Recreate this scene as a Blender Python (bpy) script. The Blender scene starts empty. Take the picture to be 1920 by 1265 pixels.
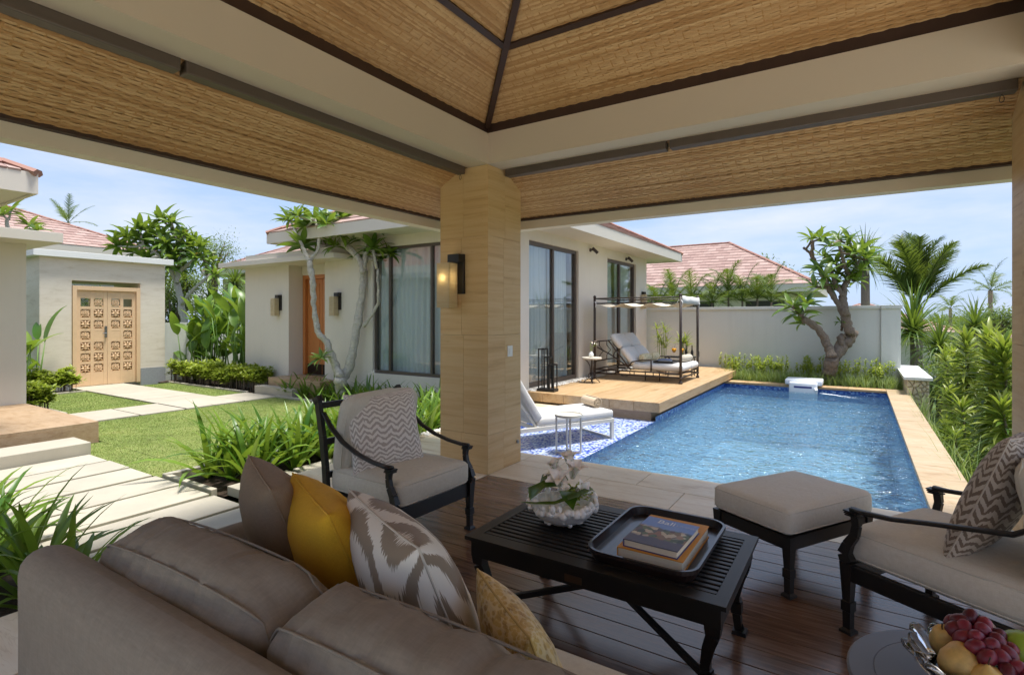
import bpy, bmesh, math, random
import numpy as np
from mathutils import Vector, Matrix, noise as mnoise
V = Vector
RND = random.Random(11)
S = bpy.context.scene
COL = S.collection
# ---------------------------------------------------------------- camera, sky, sun, exposure
EYE = 1.5; YAW = math.radians(32.8); FPX = 1010.0
cam = bpy.data.cameras.new('camera'); co = bpy.data.objects.new('camera', cam); COL.objects.link(co)
co.location = (0, 0, EYE); co.rotation_euler = (math.radians(90), 0, YAW)
cam.sensor_width = 36; cam.lens = 36 * FPX / 1920; cam.shift_y = (595 - 632.5) / 1920
cam.clip_start = .05; cam.clip_end = 3000
S.camera = co
SUN_EL = math.radians(78); SUN_AZ = math.radians(78)      # azimuth clockwise from +Y
world = bpy.data.worlds.new('World'); S.world = world; world.use_nodes = True
nt = world.node_tree; nt.nodes.clear()
wo = nt.nodes.new('ShaderNodeOutputWorld'); bg = nt.nodes.new('ShaderNodeBackground'); sk = nt.nodes.new('ShaderNodeTexSky')
sk.sky_type = 'NISHITA'; sk.sun_disc = False; sk.sun_elevation = SUN_EL; sk.sun_rotation = SUN_AZ
sk.air_density = 1.0; sk.dust_density = .6; sk.ozone_density = 4.0; sk.altitude = 0
tc = nt.nodes.new('ShaderNodeTexCoord'); mp = nt.nodes.new('ShaderNodeMapping'); mp.inputs['Scale'].default_value = (1, 1, 4.2)
n1 = nt.nodes.new('ShaderNodeTexNoise'); n1.inputs['Scale'].default_value = 2.1; n1.inputs['Detail'].default_value = 7; n1.inputs['Roughness'].default_value = .58
rp = nt.nodes.new('ShaderNodeValToRGB'); rp.color_ramp.elements[0].position = .40; rp.color_ramp.elements[1].position = .74
rp.color_ramp.elements[0].color = (.9, .9, .9, 1); rp.color_ramp.elements[1].color = (.96, .96, .96, 1)
mx = nt.nodes.new('ShaderNodeMix'); mx.data_type = 'RGBA'
cr = nt.nodes.new('ShaderNodeValToRGB'); cr.color_ramp.elements[0].position = .42; cr.color_ramp.elements[1].position = .70
cr.color_ramp.elements[0].color = (.51, .67, 1, 1); cr.color_ramp.elements[1].color = (.92, .96, 1.06, 1)      # haze to thin white cloud
cm = nt.nodes.new('ShaderNodeVectorMath'); cm.operation = 'SCALE'; cm.inputs['Scale'].default_value = 2.2
L = nt.links.new
L(tc.outputs['Generated'], mp.inputs['Vector']); L(mp.outputs[0], n1.inputs['Vector']); L(n1.outputs['Fac'], rp.inputs[0])
L(n1.outputs['Fac'], cr.inputs[0]); L(cr.outputs[0], cm.inputs[0]); L(cm.outputs[0], mx.inputs['B']); L(rp.outputs[0], mx.inputs['Factor']); L(sk.outputs[0], mx.inputs['A']); L(mx.outputs['Result'], bg.inputs['Color'])
bg.inputs['Strength'].default_value = .1; L(bg.outputs[0], wo.inputs[0])
sl = bpy.data.lights.new('sun', 'SUN'); sl.energy = 1.6; sl.angle = math.radians(14); sl.color = (1, .97, .92)
so = bpy.data.objects.new('sun', sl); COL.objects.link(so)
sd = V((math.cos(SUN_EL) * math.sin(SUN_AZ), math.cos(SUN_EL) * math.cos(SUN_AZ), math.sin(SUN_EL)))
so.rotation_euler = sd.to_track_quat('Z', 'Y').to_euler(); so.location = (3, 0, 12)
vs = S.view_settings; vs.view_transform = 'Standard'; vs.look = 'None'; vs.gamma = 1; vs.use_curve_mapping = False
vs.exposure = 2.08
S.cycles.max_bounces = 10; S.cycles.diffuse_bounces = 6; S.cycles.glossy_bounces = 4; S.cycles.transparent_max_bounces = 24
S.cycles.transmission_bounces = 8; S.cycles.caustics_reflective = False; S.cycles.caustics_refractive = False
S.cycles.use_denoising = True; S.cycles.sample_clamp_indirect = 8
# ---------------------------------------------------------------- helpers
def at(u, v, d):                                     # a point seen in direction (u, v) of the photograph at distance d along the view
    a = (u - 960) / FPX
    return V(((-math.sin(YAW) + math.cos(YAW) * a) * d, (math.cos(YAW) + math.sin(YAW) * a) * d, EYE + (595 - v) / FPX * d))
class MB:
    def __init__(s): s.v = []; s.f = []
    def add(s, vs, fs, m=None):
        n = len(s.v)
        s.v += [tuple(m @ V(p)) for p in vs] if m is not None else [tuple(p) for p in vs]
        s.f += [tuple(i + n for i in f) for f in fs]; return s
    def box(s, x0, y0, z0, x1, y1, z1, m=None):
        x0, x1 = min(x0, x1), max(x0, x1); y0, y1 = min(y0, y1), max(y0, y1); z0, z1 = min(z0, z1), max(z0, z1)
        return s.add([(x0,y0,z0),(x1,y0,z0),(x1,y1,z0),(x0,y1,z0),(x0,y0,z1),(x1,y0,z1),(x1,y1,z1),(x0,y1,z1)],
            [(3,2,1,0),(4,5,6,7),(0,1,5,4),(1,2,6,5),(2,3,7,6),(3,0,4,7)], m)
    def bar(s, p, q, w, h, up=(0,0,1), w2=None, h2=None):   # rectangular bar from p to q, w across, h along up
        p, q, up = V(p), V(q), V(up); d = (q - p).normalized()
        sx = d.cross(up)
        if sx.length < 1e-5: sx = d.cross(V((1,0,0)))
        sx.normalize(); u = sx.cross(d).normalized(); vs = []
        for c, ww, hh in ((p, w, h), (q, w2 or w, h2 or h)):
            for a, b in ((-1,-1),(1,-1),(1,1),(-1,1)): vs.append(c + sx*a*ww/2 + u*b*hh/2)
        return s.add(vs, [(0,1,2,3),(7,6,5,4),(0,4,5,1),(1,5,6,2),(2,6,7,3),(3,7,4,0)])
    def prism(s, poly, z0, z1, m=None):
        n = len(poly); vs = [(x,y,z0) for x,y in poly] + [(x,y,z1) for x,y in poly]
        return s.add(vs, [tuple(range(n-1,-1,-1)), tuple(range(n,2*n))] + [(i,(i+1)%n,n+(i+1)%n,n+i) for i in range(n)], m)
    def tube(s, pts, rad, seg=8, flat=None, up=(0,0,1)):   # round or flattened (flat = height ratio) tube along points
        pts = [V(p) for p in pts]; n = len(pts)
        if not hasattr(rad, '__len__'): rad = [rad]*n
        up = V(up); vs = []; prev = None
        for i, p in enumerate(pts):
            t = (pts[min(i+1,n-1)] - pts[max(i-1,0)]); t = t.normalized() if t.length > 1e-9 else V((0,0,1))
            if prev is None:
                a = t.cross(up)
                if a.length < .05: a = t.cross(V((1,0,0)))
            else: a = prev - t*prev.dot(t)
            a.normalize(); prev = a; b = t.cross(a); f = flat or 1
            for k in range(seg):
                an = 2*math.pi*k/seg
                vs.append(p + a*math.cos(an)*rad[i] + b*math.sin(an)*rad[i]*f)
        fs = []
        for i in range(n-1):
            for k in range(seg):
                k2 = (k+1)%seg; fs.append((i*seg+k, i*seg+k2, (i+1)*seg+k2, (i+1)*seg+k))
        fs.append(tuple(range(seg-1,-1,-1))); fs.append(tuple((n-1)*seg+k for k in range(seg)))
        return s.add(vs, fs)
    def lathe(s, prof, seg=24, c=(0,0,0), m=None):
        vs = []; fs = []; n = len(prof)
        for r, z in prof:
            for k in range(seg):
                a = 2*math.pi*k/seg; vs.append((c[0]+r*math.cos(a), c[1]+r*math.sin(a), c[2]+z))
        for i in range(n-1):
            for k in range(seg):
                k2 = (k+1)%seg; fs.append((i*seg+k, i*seg+k2, (i+1)*seg+k2, (i+1)*seg+k))
        fs.append(tuple(range(seg-1,-1,-1))); fs.append(tuple((n-1)*seg+k for k in range(seg)))
        return s.add(vs, fs, m)
    def ball(s, c, rx, ry=None, rz=None, nu=12, nv=8, m=None):
        ry = ry or rx; rz = rz or rx
        vs = [(c[0],c[1],c[2]-rz)]; fs = []
        for j in range(1, nv):
            ph = math.pi*j/nv - math.pi/2
            for k in range(nu):
                a = 2*math.pi*k/nu; vs.append((c[0]+rx*math.cos(ph)*math.cos(a), c[1]+ry*math.cos(ph)*math.sin(a), c[2]+rz*math.sin(ph)))
        vs.append((c[0],c[1],c[2]+rz)); t = len(vs)-1
        for k in range(nu):
            k2 = (k+1)%nu; fs.append((0, 1+k2, 1+k)); fs.append((t, t-nu+k, t-nu+k2))
            for j in range(nv-2): fs.append((1+j*nu+k, 1+j*nu+k2, 1+(j+1)*nu+k2, 1+(j+1)*nu+k))
        return s.add(vs, fs, m)
    def mesh(s, name, smooth=False, bevel=0, seg=2, weld=False):
        me = bpy.data.meshes.new(name); me.from_pydata(s.v, [], s.f)
        if bevel or weld:
            bm = bmesh.new(); bm.from_mesh(me)
            if weld: bmesh.ops.remove_doubles(bm, verts=bm.verts, dist=1e-5)
            if bevel:
                es = [e for e in bm.edges if len(e.link_faces) == 2 and e.calc_face_angle(0) > .6]
                bmesh.ops.bevel(bm, geom=es, offset=bevel, segments=seg, affect='EDGES', profile=.5)
            bmesh.ops.recalc_face_normals(bm, faces=bm.faces); bm.to_mesh(me); bm.free()
        if smooth: me.shade_smooth()
        if smooth and bevel: me.set_sharp_from_angle(angle=math.radians(50))
        return me
    def build(s, name, mat, parent=None, smooth=False, bevel=0, local=False, seg=2, weld=False):
        return link(name, s.mesh(name, smooth, bevel, seg, weld), mat, parent, local)
def link(name, me, mat=None, parent=None, local=False, mw=None):
    if mat is not None and not me.materials: me.materials.append(mat)
    o = bpy.data.objects.new(name, me); COL.objects.link(o)
    if parent is not None:
        o.parent = parent
        if not local: o.matrix_parent_inverse = Matrix.Translation(-wloc(parent))
    if mw is not None: o.matrix_basis = mw
    return o
def wloc(o): return o.location.copy() if o.type == 'EMPTY' else V((0,0,0))
def tag(o, label=None, cat=None, group=None, kind=None):
    if label: o['label'] = label
    if cat: o['category'] = cat
    if group: o['group'] = group
    if kind: o['kind'] = kind
    return o
def thing(name, label, cat, loc=(0,0,0), rz=0, group=None):
    o = bpy.data.objects.new(name, None); COL.objects.link(o); o.empty_display_size = .1
    o.location = loc; o.rotation_euler = (0,0,rz)
    return tag(o, label, cat, group)
def dup(root, loc, rz=0, label=None, scale=1):
    r = root.copy(); COL.objects.link(r); r.location = loc; r.rotation_euler = (0,0,rz); r.scale = (scale,)*3
    if label: r['label'] = label
    def rec(a, b):
        for ch in a.children:
            c = ch.copy(); COL.objects.link(c); c.parent = b; rec(ch, c)
    rec(root, r); return r
def struct(name, mb, mat, **k): return tag(mb.build(name, mat, **k), kind='structure')
# ---------------------------------------------------------------- materials
def lin(*c):
    if len(c) == 1: c = c[0]
    return tuple(((x/255)/12.92 if x/255 <= .04045 else ((x/255+.055)/1.055)**2.4) for x in c) + (1,)
_M = {}
class N:                                              # thin wrapper round a node tree
    def __init__(s, name):
        s.m = bpy.data.materials.new(name); s.m.use_nodes = True; s.t = s.m.node_tree; s.t.nodes.clear()
        s.out = s.n('ShaderNodeOutputMaterial'); s.b = s.n('ShaderNodeBsdfPrincipled'); s.l(s.b.outputs[0], s.out.inputs[0])
    def n(s, t, **k):
        o = s.t.nodes.new(t)
        for a, b in k.items(): setattr(o, a, b)
        return o
    def l(s, a, b): s.t.links.new(a, b)
    def co(s, scale=(1,1,1), rot=(0,0,0), kind='Object', rnd=False):
        c = s.n('ShaderNodeTexCoord'); m = s.n('ShaderNodeMapping'); m.inputs['Scale'].default_value = scale; m.inputs['Rotation'].default_value = rot
        s.l(c.outputs[kind], m.inputs['Vector'])
        if rnd:
            oi = s.n('ShaderNodeObjectInfo'); v = s.n('ShaderNodeVectorMath', operation='SCALE'); v.inputs[0].default_value = (37, 51, 23)
            s.l(oi.outputs['Random'], v.inputs['Scale']); s.l(v.outputs[0], m.inputs['Location'])
        return m.outputs[0]
    def noise(s, co, scale, detail=3, rough=.5, dist=0):
        t = s.n('ShaderNodeTexNoise'); t.inputs['Scale'].default_value = scale; t.inputs['Detail'].default_value = detail
        t.inputs['Roughness'].default_value = rough; t.inputs['Distortion'].default_value = dist; s.l(co, t.inputs['Vector']); return t.outputs['Fac']
    def ramp(s, fac, stops):
        r = s.n('ShaderNodeValToRGB'); e = r.color_ramp.elements
        while len(e) < len(stops): e.new(.5)
        for i, (p, c) in enumerate(stops): e[i].position = p; e[i].color = c
        s.l(fac, r.inputs[0]); return r.outputs[0]
    def mix(s, fac, a, b, blend='MIX'):
        m = s.n('ShaderNodeMix', data_type='RGBA', blend_type=blend)
        for x, k in ((fac,'Factor'), (a,'A'), (b,'B')):
            if hasattr(x, 'links'): s.l(x, m.inputs[k])
            else: m.inputs[k].default_value = x
        return m.outputs['Result']
    def math(s, op, a, b=None, c=None):
        m = s.n('ShaderNodeMath', operation=op)
        for i, x in enumerate((a, b, c)):
            if x is None: continue
            if hasattr(x, 'links'): s.l(x, m.inputs[i])
            else: m.inputs[i].default_value = x
        return m.outputs[0]
    def bump(s, h, strength=.3, dist=.01, prev=None):
        b = s.n('ShaderNodeBump'); b.inputs['Strength'].default_value = strength; b.inputs['Distance'].default_value = dist
        s.l(h, b.inputs['Height'])
        if prev is not None: s.l(prev, b.inputs['Normal'])
        return b.outputs[0]
    def set(s, **k):
        for a, x in k.items():
            i = s.b.inputs[a.replace('_', ' ')]
            if hasattr(x, 'links'): s.l(x, i)
            else: i.default_value = x
        return s
def plain(name, rgb, rough=.6, var=.10, vs=4., bs=60., bump=.15, bd=.003, metal=0., spec=.5, rnd=True, rv=0., **k):
    if name in _M: return _M[name]
    n = N(name); c = lin(rgb); co = n.co(rnd=rnd)
    f = n.noise(co, vs, 5, .6)
    col = n.mix(f, tuple(x*(1-var) for x in c[:3])+(1,), tuple(min(1,x*(1+var)) for x in c[:3])+(1,))
    if rv:
        oi = n.n('ShaderNodeObjectInfo'); h = n.n('ShaderNodeHueSaturation'); n.l(col, h.inputs['Color'])
        v = n.math('MULTIPLY_ADD', oi.outputs['Random'], 2*rv, 1-rv); n.l(v, h.inputs['Value']); col = h.outputs[0]
    n.set(Base_Color=col, Roughness=rough, Metallic=metal, Specular_IOR_Level=spec)
    if bump: n.set(Normal=n.bump(n.noise(co, bs, 3), bump, bd))
    n.set(**k); _M[name] = n.m; return n.m
def fabric(name, rgb, weave=900., var=.07, sheen=.08):
    if name in _M: return _M[name]
    n = N(name); c = lin(rgb); co = n.co()
    f1 = n.noise(n.co((weave*.12, weave, weave*.12)), 1, 2); f2 = n.noise(n.co((weave, weave*.12, weave*.12)), 1, 2); f3 = n.noise(n.co((weave*.12, weave*.12, weave)), 1, 2)
    f = n.math('MULTIPLY', n.math('ADD', n.math('ADD', f1, f2), f3), .333)
    col = n.mix(f, tuple(x*.5 for x in c[:3])+(1,), tuple(min(1,x*1.5) for x in c[:3])+(1,))
    col = n.mix(n.noise(co, 3.5, 4), col, n.mix(.5, col, tuple(x*(1-2*var) for x in c[:3])+(1,)))
    wr = n.noise(co, 8, 3, .5, .3); sl_ = n.noise(n.co((40,40,220)), 1, 2)
    col = n.mix(n.math('MULTIPLY', sl_, .5), col, tuple(x*.74 for x in c[:3])+(1,))
    n.set(Base_Color=col, Roughness=.95, Specular_IOR_Level=.06, Sheen_Weight=sheen, Sheen_Roughness=.4,
          Normal=n.bump(f, .5, .0015, n.bump(wr, .35, .016))); _M[name] = n.m; return n.m
def sandstone(name, c1, c2, c3, sc=(1.2,1.2,16), rot=(0,0,0), rough=.5, rv=.05, rnd=True, bump=.08):
    if name in _M: return _M[name]
    n = N(name); co = n.co(sc, rot, rnd=rnd); f = n.noise(co, 1.6, 8, .62, .35)
    f2 = n.noise(n.co((sc[0]*3, sc[1]*3, sc[2]*3), rot, rnd=rnd), 1.3, 5, .6, .3)
    col = n.ramp(f, [(.30, lin(c3)), (.42, lin(c1)), (.58, lin(c2)), (.70, lin(c1))])
    col = n.mix(n.math('MULTIPLY', f2, .45), col, lin(c2))
    thin = n.ramp(n.noise(n.co(tuple(x*.8 for x in sc), rot, rnd=rnd), 2.6, 3, .5, .8), [(.485, (0,0,0,1)), (.5, (1,1,1,1)), (.515, (0,0,0,1))])
    col = n.mix(n.math('MULTIPLY', thin, .35), col, lin(c3))
    if rv:
        oi = n.n('ShaderNodeObjectInfo'); h = n.n('ShaderNodeHueSaturation'); n.l(col, h.inputs['Color'])
        n.l(n.math('MULTIPLY_ADD', oi.outputs['Random'], 2*rv, 1-rv), h.inputs['Value']); col = h.outputs[0]
    n.set(Base_Color=col, Roughness=rough, Specular_IOR_Level=.4, Normal=n.bump(f, bump, .003)); _M[name] = n.m; return n.m
def leafmat(name, rgb, rgb2, rough=.42, trans=.35):
    if name in _M: return _M[name]
    n = N(name); oi = n.n('ShaderNodeObjectInfo'); g = n.n('ShaderNodeNewGeometry')
    r = n.math('FRACT', n.math('ADD', oi.outputs['Random'], n.math('MULTIPLY', g.outputs['Random Per Island'], 1.0)))
    col = n.mix(r, lin(rgb), lin(rgb2)); col = n.mix(n.math('MULTIPLY', n.noise(n.co(), 9, 2), .35), col, tuple(x*.6 for x in lin(rgb)[:3])+(1,))
    n.set(Base_Color=col, Roughness=rough, Specular_IOR_Level=.45)
    tr = n.n('ShaderNodeBsdfTranslucent'); n.l(n.mix(.5, col, lin(170,190,60)), tr.inputs['Color'])
    ms = n.n('ShaderNodeMixShader'); ms.inputs[0].default_value = trans
    n.l(n.b.outputs[0], ms.inputs[1]); n.l(tr.outputs[0], ms.inputs[2]); n.l(ms.outputs[0], n.out.inputs[0]); _M[name] = n.m; return n.m
def mosaic(name, stops, scale=42, grout=.06):
    n = N(name); c = n.co()
    q = n.n('ShaderNodeVectorMath', operation='SCALE'); q.inputs['Scale'].default_value = scale; n.l(c, q.inputs[0])
    ad = n.n('ShaderNodeVectorMath', operation='ADD'); ad.inputs[1].default_value = (.5,.5,.5); n.l(q.outputs[0], ad.inputs[0])
    fl = n.n('ShaderNodeVectorMath', operation='FLOOR'); n.l(ad.outputs[0], fl.inputs[0])
    wn = n.n('ShaderNodeTexWhiteNoise', noise_dimensions='3D'); n.l(fl.outputs[0], wn.inputs['Vector'])
    cl = n.noise(n.co((1,1,1)), 1.4, 2)
    col = n.ramp(n.math('ADD', n.math('MULTIPLY', wn.outputs['Value'], .86), n.math('MULTIPLY', cl, .14)), stops)
    n.t.nodes[-1].color_ramp.interpolation = 'CONSTANT' if False else 'LINEAR'
    n.set(Base_Color=col, Roughness=.25); _M[name] = n.m; return n.m
# ---------------------------------------------------------------- shared materials
m_stone = sandstone('column sandstone', (204,167,115), (214,183,134), (177,138,89), sc=(.4,.4,11), rv=.03)
m_floor = sandstone('shade-lifted terrace sandstone', (222,199,166), (232,215,188), (188,156,116), sc=(1.3,6.5,3), rot=(0,0,.9), rough=.34, rv=.06)  # colour paled to make up for the shade under the eave
m_cope = sandstone('sun-dimmed coping sandstone', (176,150,115), (188,166,136), (146,115,80), sc=(1.3,6.5,3), rot=(0,0,.9), rough=.4, rv=.06)  # same stone as the terrace, colour darkened because it lies in sun
m_deck = sandstone('deck sandstone', (176,143,100), (190,160,121), (142,106,66), sc=(7,.7,7), rough=.45, rv=.07)
m_plat = sandstone('platform sandstone', (160,132,100), (174,148,118), (130,100,70), sc=(2,5,9), rough=.5, rv=.04)
m_paver = plain('pale limestone paver', (176,168,151), .7, .2, 2.2, 90, .2, .004, rv=.05)
def render_wall(name, rgb, st):
    n = N(name); c = lin(rgb); co = n.co(); f = n.noise(co, 1.1, 5, .6)
    col = n.mix(f, tuple(x*.94 for x in c[:3])+(1,), tuple(min(1,x*1.05) for x in c[:3])+(1,))
    streak = n.ramp(n.noise(n.co((5,5,.35)), 1.5, 4, .6, .2), [(.52, (0,0,0,1)), (.75, (1,1,1,1))])           # old rain runs
    blot = n.ramp(n.noise(co, 3.5, 6, .65), [(.56, (0,0,0,1)), (.72, (1,1,1,1))])
    col = n.mix(n.math('MULTIPLY', streak, st), col, tuple(x*.72 for x in c[:3])+(1,)); col = n.mix(n.math('MULTIPLY', blot, st*.6), col, tuple(x*.8 for x in c[:3])+(1,))
    n.set(Base_Color=col, Roughness=.88, Specular_IOR_Level=.3, Normal=n.bump(n.noise(co, 110, 3), .3, .003, n.bump(n.noise(co, 5, 3), .12, .02))); return n.m
m_wallp = render_wall('cream render', (212,205,192), .16)
m_wallr = render_wall('white garden wall render', (208,209,202), .16)
m_gatew = sandstone('gate wall stone', (214,203,185), (222,212,196), (194,180,158), sc=(.9,.9,5), rough=.8, rv=0)
m_fascia = plain('pale fascia paint', (206,199,186), .7, .03, 2, 60, .05)
m_beam = plain('taupe beam paint', (203,190,168), .6, .04, 1.5, 150, .1, .002)
m_eave = plain('beige eave board', (224,212,190), .6, .05, 2, 80, .08)
m_dark = plain('dark stained timber', (62,42,32), .5, .25, 12, 90, .15)
m_frame = plain('bronze window frame', (84,74,66), .45, .06, 3, 0, 0)
m_black = plain('black metal', (30,27,26), .42, .15, 20, 120, .06, .001)
m_iron = plain('brown wrought iron', (52,40,33), .5, .15, 20, 120, .1, .001)
m_white = plain('white enamel', (236,236,232), .35, .03, 4, 0, 0)
m_soil = plain('planting soil', (64,50,38), .95, .35, 14, 45, .8, .02)
m_door = plain('orange varnished timber', (184,116,62), .4, .12, 6, 60, .08)
m_gate = plain('pale carved timber', (224,190,150), .6, .10, 8, 90, .2)
m_sheer = plain('sheer curtain', (226,232,232), .9, .03, 3, 0, 0, Transmission_Weight=0.)
m_grout = plain('dark joint', (92,74,54), .9, .1, 4, 0, 0)
def weave_mat():
    n = N('woven rattan'); at_ = n.n('ShaderNodeAttribute', attribute_name='tone'); co = n.co()
    f = n.math('MULTIPLY_ADD', n.noise(co, 2.2, 3), .5, n.math('MULTIPLY', at_.outputs['Fac'], .65))
    col = n.ramp(f, [(.1, lin(138,99,60)), (.5, lin(188,147,96)), (.9, lin(220,186,136))])
    fine = n.noise(co, 160, 2); col = n.mix(n.math('MULTIPLY', fine, .35), col, lin(164,118,68))
    n.set(Base_Color=col, Roughness=.55, Specular_IOR_Level=.4, Normal=n.bump(fine, .25, .002)); return n.m
m_weave = weave_mat()
def glass_mat(name, tint=(1,1,1,1), mn=.06, rough=.0, mul=1.0):
    n = N(name); t = n.n('ShaderNodeBsdfTransparent'); t.inputs[0].default_value = tint
    g = n.n('ShaderNodeBsdfGlossy'); g.inputs['Roughness'].default_value = rough
    lw = n.n('ShaderNodeLayerWeight'); f5 = n.math('POWER', lw.outputs['Facing'], 4.0)
    ms = n.n('ShaderNodeMixShader'); n.l(n.math('MULTIPLY_ADD', f5, .9*mul, mn), ms.inputs[0])
    n.l(t.outputs[0], ms.inputs[1]); n.l(g.outputs[0], ms.inputs[2]); n.l(ms.outputs[0], n.out.inputs[0]); return n.m
m_glass = glass_mat('window glass', (.93,.97,.975,1), .09)
def wood_plank():
    n = N('dark floor plank'); co = n.co((1.4,22,22), rnd=True); f = n.noise(co, 1.5, 7, .62, .4)
    col = n.ramp(f, [(.3, lin(84,60,46)), (.5, lin(112,84,66)), (.72, lin(136,108,88))])
    oi = n.n('ShaderNodeObjectInfo'); h = n.n('ShaderNodeHueSaturation'); n.l(col, h.inputs['Color']); n.l(n.math('MULTIPLY_ADD', oi.outputs['Random'], .4, .8), h.inputs['Value'])
    n.set(Base_Color=h.outputs[0], Roughness=n.math('MULTIPLY_ADD', f, .24, .10), Specular_IOR_Level=.75, Normal=n.bump(f, .12, .002)); return n.m
m_plank = wood_plank()
# ---------------------------------------------------------------- terrain and paved ground
PX0, PX1, PY0, PY1, SHX, SHY = -2.66, .5, 5.1, 13.42, -4.12, 8.25      # pool, sun shelf
def terrain():
    xs = sorted(set([-400,-150,-60,-30,-22,-17,-12,-8,SHX,PX0,PX1,.8,1.4,2.2,3,4,5.5,7,9,12,16,22,32,50,90,200,420]))
    ys = sorted(set([-300,-80,-20,-6,0,PY0,SHY,PY1,9.5,11,12.3,14.5,16,18,20,24,30,40,60,100,200,400,900,1600]))
    def z(x, y):
        b = -.36
        if x > .8 and y < 60: b -= min(3.2, (x-.8)*.42) + .5*(x > 1)
        if y >= 40: b -= min(9, (y-40)*.12)
        if x > .8 and y >= 60: b -= 3.5
        return b + .08*mnoise.noise(V((x*.4, y*.4, 3)))*(x > 1.5)
    mb = MB(); ix = {}
    for i, x in enumerate(xs):
        for j, y in enumerate(ys): ix[i,j] = len(mb.v); mb.v.append((x, y, z(x,y)))
    for i in range(len(xs)-1):
        for j in range(len(ys)-1):
            cx, cy = (xs[i]+xs[i+1])/2, (ys[j]+ys[j+1])/2
            if (PX0 < cx < PX1 and PY0 < cy < PY1) or (SHX < cx < PX0 and PY0 < cy < SHY): continue
            mb.f.append((ix[i,j], ix[i+1,j], ix[i+1,j+1], ix[i,j+1]))
    n = N('rough grassland'); co = n.co(); f = n.noise(co, .6, 6, .6)
    n.set(Base_Color=n.mix(n.noise(co, 9, 4), n.ramp(f, [(.3, lin(58,78,34)), (.6, lin(92,112,50)), (.8, lin(112,112,66))]), lin(70,90,40)), Roughness=.95, Normal=n.bump(n.noise(co, 14, 4), .6, .05))
    struct('terrain', mb, n.m)
terrain()
def sheet(name, rects, z, mat, kind='structure'):
    mb = MB()
    for x0, y0, x1, y1 in rects: mb.add([(x0,y0,z),(x1,y0,z),(x1,y1,z),(x0,y1,z)], [(0,1,2,3)])
    return tag(mb.build(name, mat), kind=kind)
LAWNS = [(-10.52,3.2,-6.31,6.96), (-8.79,2.80,-6.31,3.19), (-15.0,3.75,-11.72,5.13), (-15.2,6.34,-11.72,7.0)]
def lawn_mat():
    n = N('mown lawn'); co = n.co(); f = n.noise(co, 2.2, 6, .65); g = n.noise(co, 60, 3)
    c = n.ramp(f, [(.3, lin(104,118,56)), (.5, lin(132,146,72)), (.7, lin(158,164,96))])
    n.set(Base_Color=n.mix(n.math('MULTIPLY', g, .6), c, lin(92,84,52)), Roughness=.95, Normal=n.bump(g, .8, .02)); return n.m
sheet('bounce_court', [(-3.6,-14,12,-2.05),(2.25,-2.05,9,4.05)], -.045, plain('white bounce paving', (232,227,216), .6, .05, 3))  # out of view, added to bounce sunlight up into the pavilion
sheet('lawn', LAWNS, -.215, lawn_mat())
mb = MB()                                             # planting beds, slightly mounded
for x0, y0, x1, y1 in [(-6.2,2.9,-5.22,6.9), (-11.0,7.06,-5.1,7.74), (-5.22,5.2,-4.76,7.04), (-6.9,-.6,-3.64,1.32), (-16.2,7.08,-11.5,7.74), (-15.9,7.74,-13.0,9.6), (-16.0,3.2,-15.05,5.1), (-15.05,3.2,-11.8,3.72), (PX0-2.4,13.78,.78,14.98)]:
    nx, ny = max(2, int((x1-x0)/.25)), max(2, int((y1-y0)/.25)); n0 = len(mb.v)
    for i in range(nx+1):
        for j in range(ny+1):
            x, y = x0+(x1-x0)*i/nx, y0+(y1-y0)*j/ny; e = 0 if i in (0,nx) or j in (0,ny) else 1
            mb.v.append((x, y, -.25 + e*(.02+.03*mnoise.noise(V((x*3,y*3,1)))) + (.2 if y > 13 else 0)))
    for i in range(nx):
        for j in range(ny): a = n0+i*(ny+1)+j; mb.f.append((a, a+ny+1, a+ny+2, a+1))
struct('planting_bed', mb, m_soil, smooth=True)
def slabs(parent, name, x0, y0, x1, y1, z0, z1, nx, ny, mat, gap=.003, stagger=False, bevel=.002, jit=0.0):
    dx, dy = (x1-x0)/nx, (y1-y0)/ny; cache = {}
    for j in range(ny):
        off = (dx/2 if stagger and j % 2 else 0); xs = [x0] + [x0+off+dx*i for i in range(0 if off else 1, nx)] + [x1]
        for i in range(len(xs)-1):
            w = xs[i+1]-xs[i]; k = round(w, 3)
            if k not in cache:
                cache[k] = MB().box(-w/2+gap, -dy/2+gap, z0-z1, w/2-gap, dy/2-gap, 0).mesh(name, bevel=bevel, seg=1); cache[k].materials.append(mat)
            o = bpy.data.objects.new(name, cache[k]); COL.objects.link(o); o.parent = parent
            o.location = ((xs[i]+xs[i+1])/2, y0+dy*(j+.5), z1+RND.uniform(-jit, jit))
# pavilion terrace of sandstone slabs
base = MB(); base.box(-4.55,3.0,-.5,-2.9,PY0-.02,-.055); base.box(-3.62,-2.0,-.5,-2.9,3.0,-.0555); base.box(-2.9,4.1,-.5,.8,PY0-.02,-.0545); base.box(.8,4.1,-1.5,2.2,PY0-.02,-.056)
base.box(1.002,.19,-.5,2.2,4.09,-.0575); base.box(-2.89,-2.0,-.5,2.2,.188,-.058); base.box(-4.74,PY0-.02,-.5,SHX+.0-.02,SHY,-.0565)
terr = struct('terrace', base, m_grout)
slabs(terr, 'stone_slab', -4.56,3.0,-2.985,PY0,-.05,0,2,4, m_floor)
slabs(terr, 'stone_slab', -3.62,-2.0,-2.985,3.0,-.05,0,1,6, m_floor)
slabs(terr, 'stone_slab', 1.003,.2,2.2,4.195,-.05,0,1,4, m_floor); slabs(terr, 'stone_slab', -2.982,-2.0,2.2,.198,-.05,0,4,2, m_floor)  # unseen slabs added instead of dark boards, to bounce light onto the ceiling
slabs(terr, 'stone_slab', -2.982,4.2,2.2,PY0+.03,-.05,0,6,2, m_floor, stagger=True)
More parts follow.
